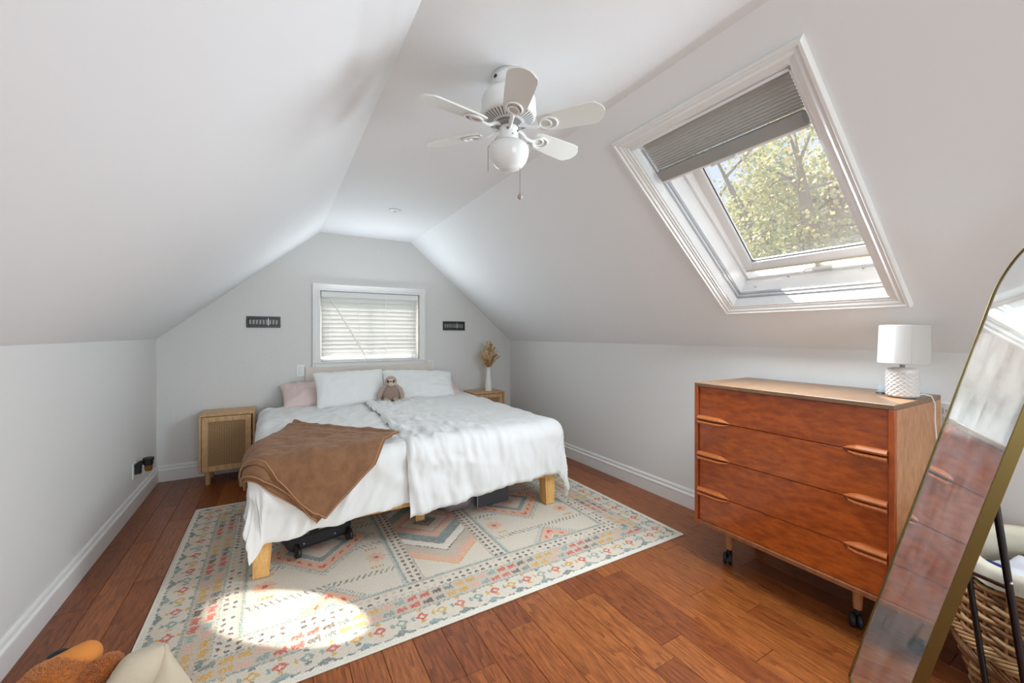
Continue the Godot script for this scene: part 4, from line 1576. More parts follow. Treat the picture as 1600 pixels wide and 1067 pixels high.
func dresser() -> void:
	var t := thing("dresser", "low walnut dresser of four drawers on black casters under the skylight", "dresser", Vector3(2.37, 0, -1.065))
	var th := 0.021
	var b := MB.new()
	b.box(Vector3(DX0, DY1 - th, DZ0), Vector3(DX1, DY1, DZ1), 0.002)
	b.turn_uv()
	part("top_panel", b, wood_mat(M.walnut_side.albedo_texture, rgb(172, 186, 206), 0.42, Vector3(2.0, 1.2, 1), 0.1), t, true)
	for e in [[DZ0, DZ0 + th], [DZ1 - th, DZ1]]:
		b = MB.new()
		# the front edge is a solid stile, the face behind it veneer
		b.box(Vector3(DX0 + 0.020, DY0, e[0]), Vector3(DX1, DY1 - th, e[1]), 0.001)
		part("side_panel", b, M.walnut_side, t, true)
		b = MB.new()
		b.box(Vector3(DX0, DY0, e[0]), Vector3(DX0 + 0.020, DY1 - th, e[1]), 0.002)
		part("stile", b, M.walnut_edge, t, true)
	b = MB.new()
	b.box(Vector3(DX0, DY0, DZ0 + th), Vector3(DX1, DY0 + th, DZ1 - th), 0.002)
	part("bottom_panel", b, wood_mat(M.walnut_side.albedo_texture, rgb(200, 178, 160), 0.45, Vector3(2.0, 1.2, 1)), t, true)
	b = MB.new()
	b.box(Vector3(DX1 - 0.008, DY0 + th, DZ0 + th), Vector3(DX1 - 0.002, DY1 - th, DZ1 - th))
	part("back_panel", b, M.cane_dark, t, true)
	var seams := [DY1 - th, 0.810, 0.605, 0.400, DY0 + th]
	for k in 4:
		b = MB.new()
		var za := DZ0 + th + 0.002
		var zb := DZ1 - th - 0.002
		var yt: float = seams[k] - 0.0012
		var yb: float = seams[k + 1] + 0.0012
		# each front leans a little, so that it catches the light by itself
		var c := Vector3(DX0 + 0.016, (yt + yb) / 2, (za + zb) / 2)
		b.xf = Transform3D(Basis(Vector3.BACK, -0.006), c)
		var off := Vector2(0.21 * k, 0.11 * k)
		var hy := (yt - yb) / 2
		var hz := (zb - za) / 2
		var rows := 8
		# a face of a few strips, very slightly rounded at its ends
		b.quad(Vector3(-0.004, -hy + 0.002, hz - 0.002), Vector3(-0.004, hy - 0.002, hz - 0.002), Vector3(-0.004, hy - 0.002, -hz + 0.002), Vector3(-0.004, -hy + 0.002, -hz + 0.002), off)
		b.box(Vector3(-0.002, -hy, -hz), Vector3(0.012, hy, hz), 0.0)
		for q in [[Vector3(-0.004, -hy + 0.002, -hz + 0.002), Vector3(-0.004, -hy + 0.002, hz - 0.002), Vector3(-0.002, -hy, hz), Vector3(-0.002, -hy, -hz)], [Vector3(-0.004, hy - 0.002, -hz + 0.002), Vector3(-0.004, hy - 0.002, hz - 0.002), Vector3(-0.002, hy, hz), Vector3(-0.002, hy, -hz)], [Vector3(-0.004, -hy + 0.002, -hz + 0.002), Vector3(-0.004, hy - 0.002, -hz + 0.002), Vector3(-0.002, hy, -hz), Vector3(-0.002, -hy, -hz)], [Vector3(-0.004, -hy + 0.002, hz - 0.002), Vector3(-0.004, hy - 0.002, hz - 0.002), Vector3(-0.002, hy, hz), Vector3(-0.002, -hy, hz)]]:
			b.qo(q[0], q[1], q[2], q[3], Vector3(0.01, 0, 0))
		var dr := part("drawer", b, M.walnut[k % 2], t, true)
		for e in [[za, -1.300], [zb, -0.800]]:
			if k < 3:
				b = MB.new()
				handle_half(b, seams[k + 1], 1.0, e[0], e[1])
				part("handle", b, M.handle, dr, true)
			if k > 0:
				b = MB.new()
				handle_half(b, seams[k], -1.0, e[0], e[1])
				part("handle", b, M.handle, dr, true)
	for q in [[2.225, -1.375], [2.235, -0.790], [2.545, -1.375], [2.545, -0.790]]:
		b = MB.new()
		b.xf = Transform3D(Basis.IDENTITY, Vector3(q[0] + 0.01, 0, q[1]))
		b.lathe([[0.0, 0.075], [0.0155, 0.075], [0.0165, 0.08], [0.0225, DY0 - 0.002], [0.0, DY0 - 0.002]], 18)
		var leg := part("leg", b, M.walnut_side, t, true)
		b = MB.new()
		for s in [-1.0, 1.0]:
			b.xf = Transform3D(Basis(Vector3.UP, 0.5) * Basis(Vector3.RIGHT, PI / 2), Vector3(q[0] - 0.008, 0.031, q[1]) + Basis(Vector3.UP, 0.5) * Vector3(0, 0, s * 0.013))
			b.lathe([[0.0, -0.010], [0.024, -0.010], [0.031, -0.006], [0.031, 0.006], [0.024, 0.010], [0.012, 0.0085], [0.0, 0.011]], 24)
		part("caster", b, M.rubber, leg, true)
		b = MB.new()
		b.xf = Transform3D(Basis.IDENTITY, Vector3(q[0], 0, q[1]))
		b.box(Vector3(-0.012, 0.03, -0.011), Vector3(0.022, 0.078, 0.011), 0.006)
		part("caster_stem", b, M.black, leg, true)

	lamp()
	# small clear glass by the lamp
	var j := thing("glass_jar", "tiny clear glass jar with dark foot beside the lamp base", "jar", Vector3(2.47, DY1, -0.778))
	b = MB.new()
	b.lathe([[0.0, 0.006], [0.015, 0.006], [0.016, 0.010], [0.016, 0.040], [0.0145, 0.040], [0.0135, 0.011], [0.0, 0.010]], 20)
	var gm := mat(Color(0.85, 0.92, 0.95, 0.22), 0.03)
	gm.transparency = BaseMaterial3D.TRANSPARENCY_ALPHA
	part("body", b, gm, j)
	b = MB.new()
	b.lathe([[0.0, 0.0], [0.021, 0.0], [0.022, 0.003], [0.016, 0.007], [0.0, 0.007]], 20)
	part("foot", b, mat(rgb(58, 66, 70), 0.3, 0.6), j)

func lamp() -> void:
	var t := thing("table_lamp", "white table lamp with linen drum shade on the dresser corner", "lamp", Vector3(2.40, DY1, -0.685))
	var b := MB.new()
	# lattice relief on the base
	var p := PackedVector3Array()
	var sides := 144
	var rows := 70
	var h := 0.128
	for i in sides + 1:
		var a := TAU * i / sides
		for k in rows + 1:
			var f := float(k) / rows
			var y := h * f
			var r := 0.0535
			if f < 0.10: r -= 0.016 * pow(1.0 - f / 0.10, 2.0)
			if f > 0.95: r -= 0.006 * pow((f - 0.95) / 0.05, 2.0)
			var m1 := absf(fposmod(i / 9.0 + f * 7.0, 1.0) - 0.5)
			var m2 := absf(fposmod(i / 9.0 - f * 7.0, 1.0) - 0.5)
			var ridge := maxf(smoothstep(0.30, 0.5, m1), smoothstep(0.30, 0.5, m2))
			if f > 0.05 and f < 0.87: r += 0.0030 * ridge
			p.append(Vector3(r * cos(a), y, -r * sin(a)))
	b.grid(sides, rows, p, true)
	b.lathe([[0.0475, h], [0.034, h + 0.004], [0.0, h + 0.006]], 40)
	b.lathe([[0.0, 0.0], [0.0375, 0.0]], 40)
	part("base", b, M.ceramic, t)
	b = MB.new()
	b.lathe([[0.0, h], [0.009, h + 0.002], [0.009, h + 0.016], [0.014, h + 0.018], [0.014, h + 0.055], [0.0, h + 0.055]], 18)
	part("socket", b, M.steel, t)
	b = MB.new()
	var y0 := 0.150
	var y1 := 0.318
	b.xf = Transform3D(Basis(Vector3.BACK, -0.02) * Basis(Vector3.RIGHT, 0.015), Vector3.ZERO)
	b.lathe([[0.085, y0], [0.0862, y0], [0.0868, y0 + 0.003], [0.0838, y1 - 0.003], [0.0834, y1], [0.0822, y1], [0.085, y0]], 64)
	var sh := part("shade", b, M.linen, t)
	b = MB.new()
	b.xf = Transform3D(Basis(Vector3.BACK, -0.02) * Basis(Vector3.RIGHT, 0.015), Vector3.ZERO)
	var a := deg_to_rad(148.0)
	b.tube([Vector3(0.0868 * cos(a), y0 + 0.002, -0.0868 * sin(a) * -1.0), Vector3(0.0840 * cos(a), y1 - 0.002, -0.0840 * sin(a) * -1.0)], 0.0012, 6)
	part("seam", b, mat(rgb(188, 182, 174), 0.9), sh)
	b = MB.new()
	for k in 3:
		var q := TAU * k / 3
		b.tube([Vector3(0, h + 0.05, 0), Vector3(0.083 * cos(q), h + 0.045, 0.083 * sin(q))], 0.0015, 5)
	part("shade_spider", b, M.steel, t)
	b = MB.new()
	b.tube([Vector3(0.045, 0.012, 0.03), Vector3(0.075, 0.014, 0.052), Vector3(0.100, 0.006, 0.068), Vector3(0.112, -0.03, 0.076), Vector3(0.118, -0.10, 0.074), Vector3(0.135, -0.17, 0.074), Vector3(0.150, -0.24, 0.078), Vector3(0.135, -0.33, 0.08), Vector3(0.14, -0.55, 0.08)], 0.0028, 8)
	part("cord", b, M.plastic, t)

# ---------------------------------------------------------------- mirror and basket
func mirror() -> void:
	var x := 1.864
	var z := -0.688
	var az := 1.037
	var tilt := 0.258
	var w := 0.379
	var ls := 1.462
	var h := Vector3(cos(az), 0, sin(az))
	var across := Vector3(-sin(az), 0, cos(az))
	var up := Vector3.UP * cos(tilt) + h * sin(tilt)
	var back := across.cross(up).normalized()
	if back.dot(h) < 0: back = -back
	var far := Vector3(x, 0, z)
	# local axes: x across, y up the frame, z to the front
	var bas := Basis(across, up, -back)
	if bas.determinant() < 0:
		bas = Basis(-across, up, -back)
	var mid := far + across * w / 2
	var t := thing("floor_mirror", "tall arched floor mirror in a thin brass frame leaning on its stand", "mirror", mid)
	t.transform = Transform3D(bas, mid)
	var outline := func(inset: float) -> PackedVector2Array:
		var q := PackedVector2Array()
		var r := w / 2 - inset
		q.append(Vector2(-r, 0.012 + inset)); q.append(Vector2(r, 0.012 + inset))
		for i in 33:
			var a := PI * i / 32
			q.append(Vector2(r * cos(a), ls + r * sin(a)))
		return q
	# frame: a thin band round the arch, deep from front to back
	var prof := [[0.0, -0.026], [0.0, 0.001], [0.001, 0.002], [0.004, 0.002], [0.0045, 0.001], [0.0045, -0.026]]
	var b := MB.new()
	for i in prof.size():
		var a: PackedVector2Array = outline.call(prof[i][0])
		var c: PackedVector2Array = outline.call(prof[(i + 1) % prof.size()][0])
		var za: float = prof[i][1]
		var zb: float = prof[(i + 1) % prof.size()][1]
		for k in a.size():
			var m := (k + 1) % a.size()
			b.quad(Vector3(a[k].x, a[k].y, za), Vector3(a[m].x, a[m].y, za), Vector3(c[m].x, c[m].y, zb), Vector3(c[k].x, c[k].y, zb))
	part("frame", b, M.brass, t)
	b = MB.new()
	b.slab(outline.call(0.004), -0.006, -0.002)
	var gm := mat(rgb(235, 240, 240), 0.03, 0.93)
	gm.roughness = 0.06
	# dust and wiping marks
	gm.metallic_texture = dust_tex()
	gm.metallic_texture_channel = BaseMaterial3D.TEXTURE_CHANNEL_RED
	gm.metallic = 1.0
	part("glass", b, gm, t)
	b = MB.new()
	b.slab(outline.call(0.005), -0.024, -0.007)
	part("back_board", b, M.black, t)
	# folding stand: two legs and a cross bar
	var hinge := 0.95
	b = MB.new()
	for e in [0.006, 0.272]:
		var q0: Vector3 = far + across * float(e) + up * hinge + back * 0.030
		var q1: Vector3 = far + across * float(e) + h * 0.375
		q1.y = 0.008
		b = MB.new()
		b.tube([t.transform.affine_inverse() * q0, t.transform.affine_inverse() * q1], 0.0085, 12)
		var leg := part("stand_leg", b, M.black_metal, t)
		b = MB.new()
		b.ball(t.transform.affine_inverse() * (q1 + Vector3(0, 0.003, 0)), Vector3.ONE * 0.011, 12, 8)
		part("rubber_foot", b, M.rubber, leg)
		b = MB.new()
		b.ball(t.transform.affine_inverse() * (q0.lerp(q1, 0.34) + across * 0.012), Vector3.ONE * 0.006, 8, 6)
		part("screw", b, M.steel, leg)
	b = MB.new()
	var c0: Vector3 = (far + across * 0.006 + up * hinge + back * 0.03).lerp(far + across * 0.006 + h * 0.375, 0.45)
	var c1: Vector3 = (far + across * 0.272 + up * hinge + back * 0.03).lerp(far + across * 0.272 + h * 0.375, 0.36)
	b.tube([t.transform.affine_inverse() * c0, t.transform.affine_inverse() * c1], 0.006, 10)
	part("cross_bar", b, M.black_metal, t)

func dust_tex() -> ImageTexture:
	var w := 256
	var h := 512
	var f := FastNoiseLite.new()
	f.seed = 77; f.frequency = 1.0; f.fractal_octaves = 3
	var data := PackedByteArray()
	data.resize(w * h * 3)
	var k := 0
	for y in h:
		for x in w:
			var v := 0.90 + 0.05 * f.get_noise_2d(x * 0.03, y * 0.012) + 0.05 * f.get_noise_2d(x * 0.5, y * 0.5) + 0.06 * maxf(0.0, f.get_noise_2d(x * 0.06 + 40.0, y * 0.008))
			var c := clampi(int(255.0 * v), 0, 255)
			data[k] = c; data[k + 1] = c; data[k + 2] = c
			k += 3
	return image_tex(w, h, data)

func basket() -> void:
	var ctr := Vector3(2.305, 0, -0.215)
	var t := thing("wicker_basket", "round brown wicker laundry basket behind the leaning mirror", "basket", ctr)
	var h := 0.515
	var rad := func(y: float) -> float:
		return lerpf(0.232, 0.285, smoothstep(0.0, 0.24, y)) - 0.008 * smoothstep(0.36, 0.52, y)
	var tones := []
	for c in [rgb(184, 136, 88), rgb(208, 162, 110), rgb(152, 106, 66), rgb(222, 180, 128)]:
		tones.append(relief(mat(c, 0.5), M.fine, 0.03, 14.0))
	# upright stakes
	var stakes := 30
	var b := MB.new()
	for k in stakes:
		var a := TAU * k / stakes
		var pts := []
		for i in 9:
			var y := h * i / 8.0
			var r: float = rad.call(y)
			pts.append(Vector3(r * cos(a), y, r * sin(a)))
		b.tube(pts, 0.0052, 6)
	part("stake", b, tones[0], t)
	# woven rods in rounds; the slanting band in the middle is a twill of paired rods
	var y := 0.012
	var row := 0
	while y < h - 0.01:
		var band := y > 0.15 and y < 0.25
		b = MB.new()
		if not band:
			var pts := []
			var n := stakes * 4
			for i in n:
				var a := TAU * i / n
				var r: float = rad.call(y) + 0.0080 * cos(a * stakes / 2.0 + PI * (row % 2))
				pts.append(Vector3(r * cos(a), y + 0.0012 * sin(a * 7.0 + row), r * sin(a)))
			b.tube(pts, 0.0078, 7, true)
			part("weave_round", b, tones[(row * 7 + row / 3) % 4], t)
			y += 0.0166
		else:
			for k in stakes * 2:
				var a0 := TAU * k / (stakes * 2)
				var sg := 1.0 if row % 2 else -1.0
				var pts := []
				for i in 7:
					var f := i / 6.0
					var a := a0 + sg * 0.42 * f
					var yy := y - 0.006 + 0.050 * f
					var r: float = rad.call(yy) + 0.0100 * sin(f * PI) + 0.002
					pts.append(Vector3(r * cos(a), yy, r * sin(a)))
				b.tube(pts, 0.0058, 6)
			part("slanted_weave", b, tones[(row + 1) % 4], t)
			y += 0.050
		row += 1
	b = MB.new()
	for q in [[0.0, 0.008, 0.010], [0.0, 0.5145, 0.009]]:
		var pts := []
		for i in 96:
			var a := TAU * i / 96
			var r: float = rad.call(q[1])
			pts.append(Vector3(r * cos(a), q[1] + 0.002 * sin(a * 24.0), r * sin(a)))
		b.tube(pts, q[2], 8, true)
	part("braided_rim", b, tones[1], t)
	b = MB.new()
	b.lathe([[0.0, 0.004], [0.222, 0.004], [0.222, 0.010], [0.0, 0.010]], 40)
	part("bottom", b, tones[2], t)
	# canvas liner folded over the rim
	var l := thing("basket_liner", "cream canvas liner folded over the wicker basket rim", "liner", ctr + Vector3(0, 0.02, 0))
	b = MB.new()
	var p := PackedVector3Array()
	var prof := [[-0.036, 0.05], [-0.030, 0.385], [-0.026, 0.50], [-0.010, 0.529], [0.012, 0.531], [0.027, 0.519], [0.028, 0.498], [0.029, 0.474]]
	var ns := 96
	for i in ns + 1:
		var a := TAU * i / ns
		for j in prof.size():
			var yy: float = prof[j][1]
			var r: float = rad.call(yy) + prof[j][0] + 0.003 * sin(a * 17.0 + j)
			yy += 0.006 * sin(a * 9.0) * (1.0 if j == prof.size() - 1 else 0.3)
			if j >= 2 and j <= 5: yy += 0.012 * maxf(0.0, sin(a * 2.0 + 0.4))
			p.append(Vector3(r * cos(a), yy - 0.02, -r * sin(a)))
	b.grid(ns, prof.size() - 1, p, true)
	part("canvas", b, relief(mat(rgb(222, 212, 190), 0.9), M.weave, 0.08, 10.0), l)
	b = MB.new()
	b.lathe([[0.0, 0.035], [0.2, 0.035]], 40)
	part("liner_floor", b, mat(rgb(200, 190, 170), 0.9), l)
	# clothes lying in it
	var cloths := [["folded_shirt", rgb(226, 230, 236), Vector3(-0.08, 0.435, -0.04), 0.4, "crumpled white shirt on top in the laundry basket", "shirt", 41.0], ["crumpled_cloth", rgb(36, 52, 110), Vector3(-0.13, 0.425, -0.17), 1.2, "bright blue cloth crumpled near the basket's mirror edge", "cloth", 42.0], ["dark_garment", rgb(40, 46, 66), Vector3(-0.05, 0.440, 0.13), 2.0, "dark navy garment heaped in the laundry basket", "garment", 43.0], ["dark_garment", rgb(58, 62, 78), Vector3(0.10, 0.430, 0.0), 2.6, "slate grey garment at the wall side of the laundry basket", "garment", 44.0]]
	for e in cloths:
		var mb := MB.new()
		var pts := PackedVector3Array()
		var n := 26
		var sz := 0.19 if e[0] != "crumpled_cloth" else 0.10
		for i in n + 1:
			for j in n + 1:
				var u := 2.0 * i / n - 1.0
				var v := 2.0 * (n - j) / n - 1.0
				var q := Vector2(u, v)
				var rr := q.length()
				var dome := 0.06 * (1.0 - rr * rr * 0.6)
				var yy: float = dome + 0.022 * noise_b.get_noise_2d(u * 1.3 + e[6], v * 1.3) + 0.012 * noise_c.get_noise_2d(u * 0.9 + e[6], v * 0.9)
				pts.append(Vector3(u * sz * (1.0 - 0.22 * v * v), yy, v * sz * 0.8 * (1.0 - 0.22 * u * u)))
		mb.grid(n, n, pts)
		var low := PackedVector3Array()
		for i in n + 1:
			for j in n + 1:
				var q: Vector3 = pts[i * (n + 1) + n - j]
				low.append(q - Vector3(0, 0.006, 0))
		mb.grid(n, n, low)
		var o := single(e[0], mb, relief(mat(e[1], 0.9), M.weave, 0.08, 10.0), e[4], e[5])
		o.position = ctr + e[2]
		o.rotation.y = e[3]

# ---------------------------------------------------------------- ceiling fan
func ceiling_fan() -> void:
	var c := Vector3(0.829, 0, -1.450)
	var t := thing("ceiling_fan", "small white six bladed ceiling fan with a glass globe light", "ceiling fan", Vector3(c.x, FLAT, c.z))
	var wm := mat(rgb(236, 236, 234), 0.3)
	var b := MB.new()
	b.xf = Transform3D(Basis.IDENTITY, c)
	b.lathe([[0.0, 2.30], [0.048, 2.302], [0.062, 2.315], [0.068, 2.335], [0.068, FLAT], [0.0, FLAT]], 36)
	part("canopy", b, wm, t, true)
	b = MB.new()
	b.box(c + Vector3(-0.072, 2.328, 0.004), c + Vector3(-0.064, 2.338, 0.020), 0.002)
	part("canopy_screw", b, M.black, t, true)
	b = MB.new()
	b.xf = Transform3D(Basis.IDENTITY, c)
	b.lathe([[0.0, 2.165], [0.060, 2.165], [0.062, 2.168], [0.106, 2.186], [0.110, 2.190], [0.114, 2.200], [0.114, 2.206], [0.112, 2.210], [0.112, 2.252], [0.106, 2.270], [0.090, 2.286], [0.060, 2.300], [0.0, 2.304]], 48)
	var motor := part("motor_housing", b, wm, t, true)
	# radial slots under the housing
	b = MB.new()
	for k in 40:
		var a := TAU * k / 40
		var q := Basis(Vector3.UP, -a)
		var r0 := 0.066
		var r1 := 0.102
		var y0 := 2.168 + (r0 - 0.062) * 0.409
		var y1 := 2.168 + (r1 - 0.062) * 0.409
		var s := 0.0021
		b.quad(c + q * Vector3(r0, y0 - 0.0012, -s), c + q * Vector3(r1, y1 - 0.0012, -s * 1.4), c + q * Vector3(r1, y1 - 0.0012, s * 1.4), c + q * Vector3(r0, y0 - 0.0012, s))
	part("vent_slot", b, mat(rgb(120, 116, 110), 0.7), motor, true)
	b = MB.new()
	b.xf = Transform3D(Basis.IDENTITY, c)
	b.lathe([[0.0, 2.148], [0.050, 2.148], [0.055, 2.152], [0.055, 2.163], [0.0, 2.166]], 36)
	part("flywheel", b, mat(rgb(150, 148, 142), 0.5), t, true)
	b = MB.new()
	b.xf = Transform3D(Basis.IDENTITY, c)
	b.lathe([[0.0, 2.080], [0.0385, 2.080], [0.0385, 2.083], [0.0385, 2.146], [0.036, 2.149], [0.0, 2.149]], 32)
	var sw := part("switch_housing", b, wm, t, true)
	b = MB.new()
	for a in [2.2, 0.9, 1.65]:
		b.ball(c + Vector3(0.0385 * cos(a), 2.128 if a != 1.65 else 2.108, 0.0385 * sin(a)), Vector3.ONE * (0.0048 if a != 1.65 else 0.003), 10, 8)
	part("housing_screw", b, mat(rgb(110, 106, 100), 0.4, 0.5), sw, true)
	b = MB.new()
	b.xf = Transform3D(Basis.IDENTITY, c)
	b.lathe([[0.0, 1.971], [0.030, 1.974], [0.054, 1.985], [0.071, 2.005], [0.0805, 2.030], [0.0835, 2.050], [0.082, 2.064], [0.074, 2.075], [0.058, 2.082], [0.040, 2.084], [0.0, 2.084]], 48)
	var gm := mat(rgb(238, 238, 236), 0.08)
	gm.backlight_enabled = true; gm.backlight = Color(0.5, 0.48, 0.47)
	part("globe", b, gm, t, true)
	# blades on their irons
	var bm := mat(rgb(226, 226, 219), 0.45)
	for k in 6:
		var a := deg_to_rad(112.18 + 60.0 * k)
		var q := Basis(Vector3.UP, -a) * Basis(Vector3.BACK, deg_to_rad(5.0 if k == 3 else 0.0))
		b = MB.new()
		var outline := PackedVector2Array([Vector2(0.128, -0.036), Vector2(0.150, -0.043), Vector2(0.250, -0.050), Vector2(0.345, -0.054), Vector2(0.362, -0.050), Vector2(0.370, -0.040), Vector2(0.378, -0.034), Vector2(0.388, -0.018), Vector2(0.391, 0.0), Vector2(0.388, 0.018), Vector2(0.378, 0.034), Vector2(0.370, 0.040), Vector2(0.362, 0.050), Vector2(0.345, 0.054), Vector2(0.250, 0.050), Vector2(0.150, 0.043), Vector2(0.128, 0.036)])
		var pitch := Basis(Vector3.RIGHT, deg_to_rad(-15.0))
		var place := Transform3D(q * pitch * Basis(Vector3(1, 0, 0), Vector3(0, 0, -1), Vector3(0, 1, 0)), c + Vector3(0, 2.140, 0))
		b.xf = place
		b.slab(outline, -0.003, 0.003, 0.0012)
		var blade := part("blade", b, bm, t, true)
		b = MB.new()
		var at := Transform3D(q * pitch, c + Vector3(0, 2.140, 0))
		var flat := Transform3D(q, c)
		for rr in [[0.170, 0.036, 0.030], [0.158, 0.023, 0.021]]:
			var pts := []
			for i in 26:
				var th := TAU * i / 26
				pts.append(at * Vector3(rr[0] + rr[1] * cos(th), -0.0065, rr[2] * sin(th)))
			b.tube(pts, 0.0042, 8, true)
		b.tube([flat * Vector3(0.045, 2.152, 0.0), flat * Vector3(0.070, 2.146, 0.0), flat * Vector3(0.095, 2.130, 0.0), flat * Vector3(0.118, 2.128, 0.0), at * Vector3(0.137, -0.007, 0.0)], [0.008, 0.008, 0.007, 0.007, 0.006], 10)
		part("blade_iron", b, wm, blade, true)
	# pull chains
	var lat := Vector3(cos(atan(370.0 / 635.0)), 0, sin(atan(370.0 / 635.0)))
	b = MB.new()
	var top := c + lat * 0.043
	b.tube([top + Vector3(0, 2.125, 0), top + Vector3(0.001, 2.115, 0.004), top + Vector3(0.002, 1.885, 0.004)], 0.0014, 6)
	var ch := part("pull_chain", b, mat(rgb(150, 140, 124), 0.4, 0.7), t, true)
	b = MB.new()
	b.xf = Transform3D(Basis.IDENTITY, top + Vector3(0.002, 1.862, 0.004))
	b.lathe([[0.0, -0.011], [0.007, -0.008], [0.0105, 0.0], [0.009, 0.008], [0.004, 0.013], [0.0, 0.026]], 18)
	part("chain_knob", b, mat(rgb(164, 150, 130), 0.5), ch, true)
	b = MB.new()
	top = c - lat * 0.062 + Vector3(0, 0, -0.05)
	b.tube([c - lat * 0.036 + Vector3(0, 2.12, -0.012), top + Vector3(0, 2.09, 0), top + Vector3(0, 1.985, 0)], 0.0012, 6)
	part("pull_chain", b, mat(rgb(150, 140, 124), 0.4, 0.7), t, true)

# ---------------------------------------------------------------- soft toys on the floor
# a rounded body from tapered bones, joined smoothly and meshed as one surface
func blob(bones: Array, cell: float, k: float) -> MB:
	var lo := Vector3.ONE * 1e9
	var hi := -lo
	for q in bones:
		for e in [[q[0], q[2]], [q[1], q[3]]]:
			var r: float = e[1]
			lo = lo.min(e[0] - Vector3.ONE * (r + cell * 3)); hi = hi.max(e[0] + Vector3.ONE * (r + cell * 3))
	var n := Vector3i(((hi - lo) / cell).ceil()) + Vector3i.ONE
	var f := PackedFloat32Array()
	f.resize(n.x * n.y * n.z)
	for x in n.x:
		for y in n.y:
			for z in n.z:
				var p := lo + Vector3(x, y, z) * cell
				var d := 1e3
				for q in bones:
					var a: Vector3 = q[0]
					var ab: Vector3 = q[1] - a
					var s := clampf((p - a).dot(ab) / maxf(ab.length_squared(), 1e-9), 0.0, 1.0)
					var e := p.distance_to(a + ab * s) - lerpf(q[2], q[3], s)
					var hh := maxf(k - absf(d - e), 0.0) / k
					d = minf(d, e) - hh * hh * k * 0.25
				f[(x * n.y + y) * n.z + z] = d
	var mb := MB.new()
	var id := {}
	for x in n.x - 1:
		for y in n.y - 1:
			for z in n.z - 1:
				var sum := Vector3.ZERO
				var cnt := 0
				var vals := []
				for c in 8:
					vals.append(f[((x + (c & 1)) * n.y + y + ((c >> 1) & 1)) * n.z + z + (c >> 2)])
				for e in [[0, 1], [2, 3], [4, 5], [6, 7], [0, 2], [1, 3], [4, 6], [5, 7], [0, 4], [1, 5], [2, 6], [3, 7]]:
					var va: float = vals[e[0]]
					var vb: float = vals[e[1]]
					if (va < 0.0) != (vb < 0.0):
						var s := va / (va - vb)
						var pa := Vector3(e[0] & 1, (e[0] >> 1) & 1, e[0] >> 2)
						var pb := Vector3(e[1] & 1, (e[1] >> 1) & 1, e[1] >> 2)
						sum += pa.lerp(pb, s); cnt += 1
				if cnt:
					id[Vector3i(x, y, z)] = mb.v.size()
					var p := lo + (Vector3(x, y, z) + sum / cnt) * cell
					mb.v.append(p); mb.uv.append(Vector2(p.x, p.y))
	mb.n.resize(mb.v.size())
	var face := func(a: Vector3i, b: Vector3i, c: Vector3i, d: Vector3i, flip: bool) -> void:
		var q := [id[a], id[b], id[c], id[d]]
		if flip: q.reverse()
		var nn := (mb.v[q[2]] - mb.v[q[0]]).cross(mb.v[q[3]] - mb.v[q[1]])
		for i in q: mb.n[i] += nn
		mb.idx.append_array(PackedInt32Array([q[0], q[2], q[1], q[0], q[3], q[2]]))
	for x in range(1, n.x - 1):
		for y in range(1, n.y - 1):
			for z in range(1, n.z - 1):
				var v0 := f[(x * n.y + y) * n.z + z]
				var o := Vector3i(x, y, z)
				var vx := f[((x + 1) * n.y + y) * n.z + z]
				var vy := f[(x * n.y + y + 1) * n.z + z]
				var vz := f[(x * n.y + y) * n.z + z + 1]
				if (v0 < 0) != (vx < 0): face.call(o + Vector3i(0, -1, -1), o + Vector3i(0, 0, -1), o, o + Vector3i(0, -1, 0), v0 >= 0)
				if (v0 < 0) != (vy < 0): face.call(o + Vector3i(-1, 0, -1), o + Vector3i(-1, 0, 0), o, o + Vector3i(0, 0, -1), v0 >= 0)
				if (v0 < 0) != (vz < 0): face.call(o + Vector3i(-1, -1, 0), o + Vector3i(0, -1, 0), o, o + Vector3i(-1, 0, 0), v0 >= 0)
	for i in mb.n.size():
		mb.n[i] = mb.n[i].normalized()
	return mb

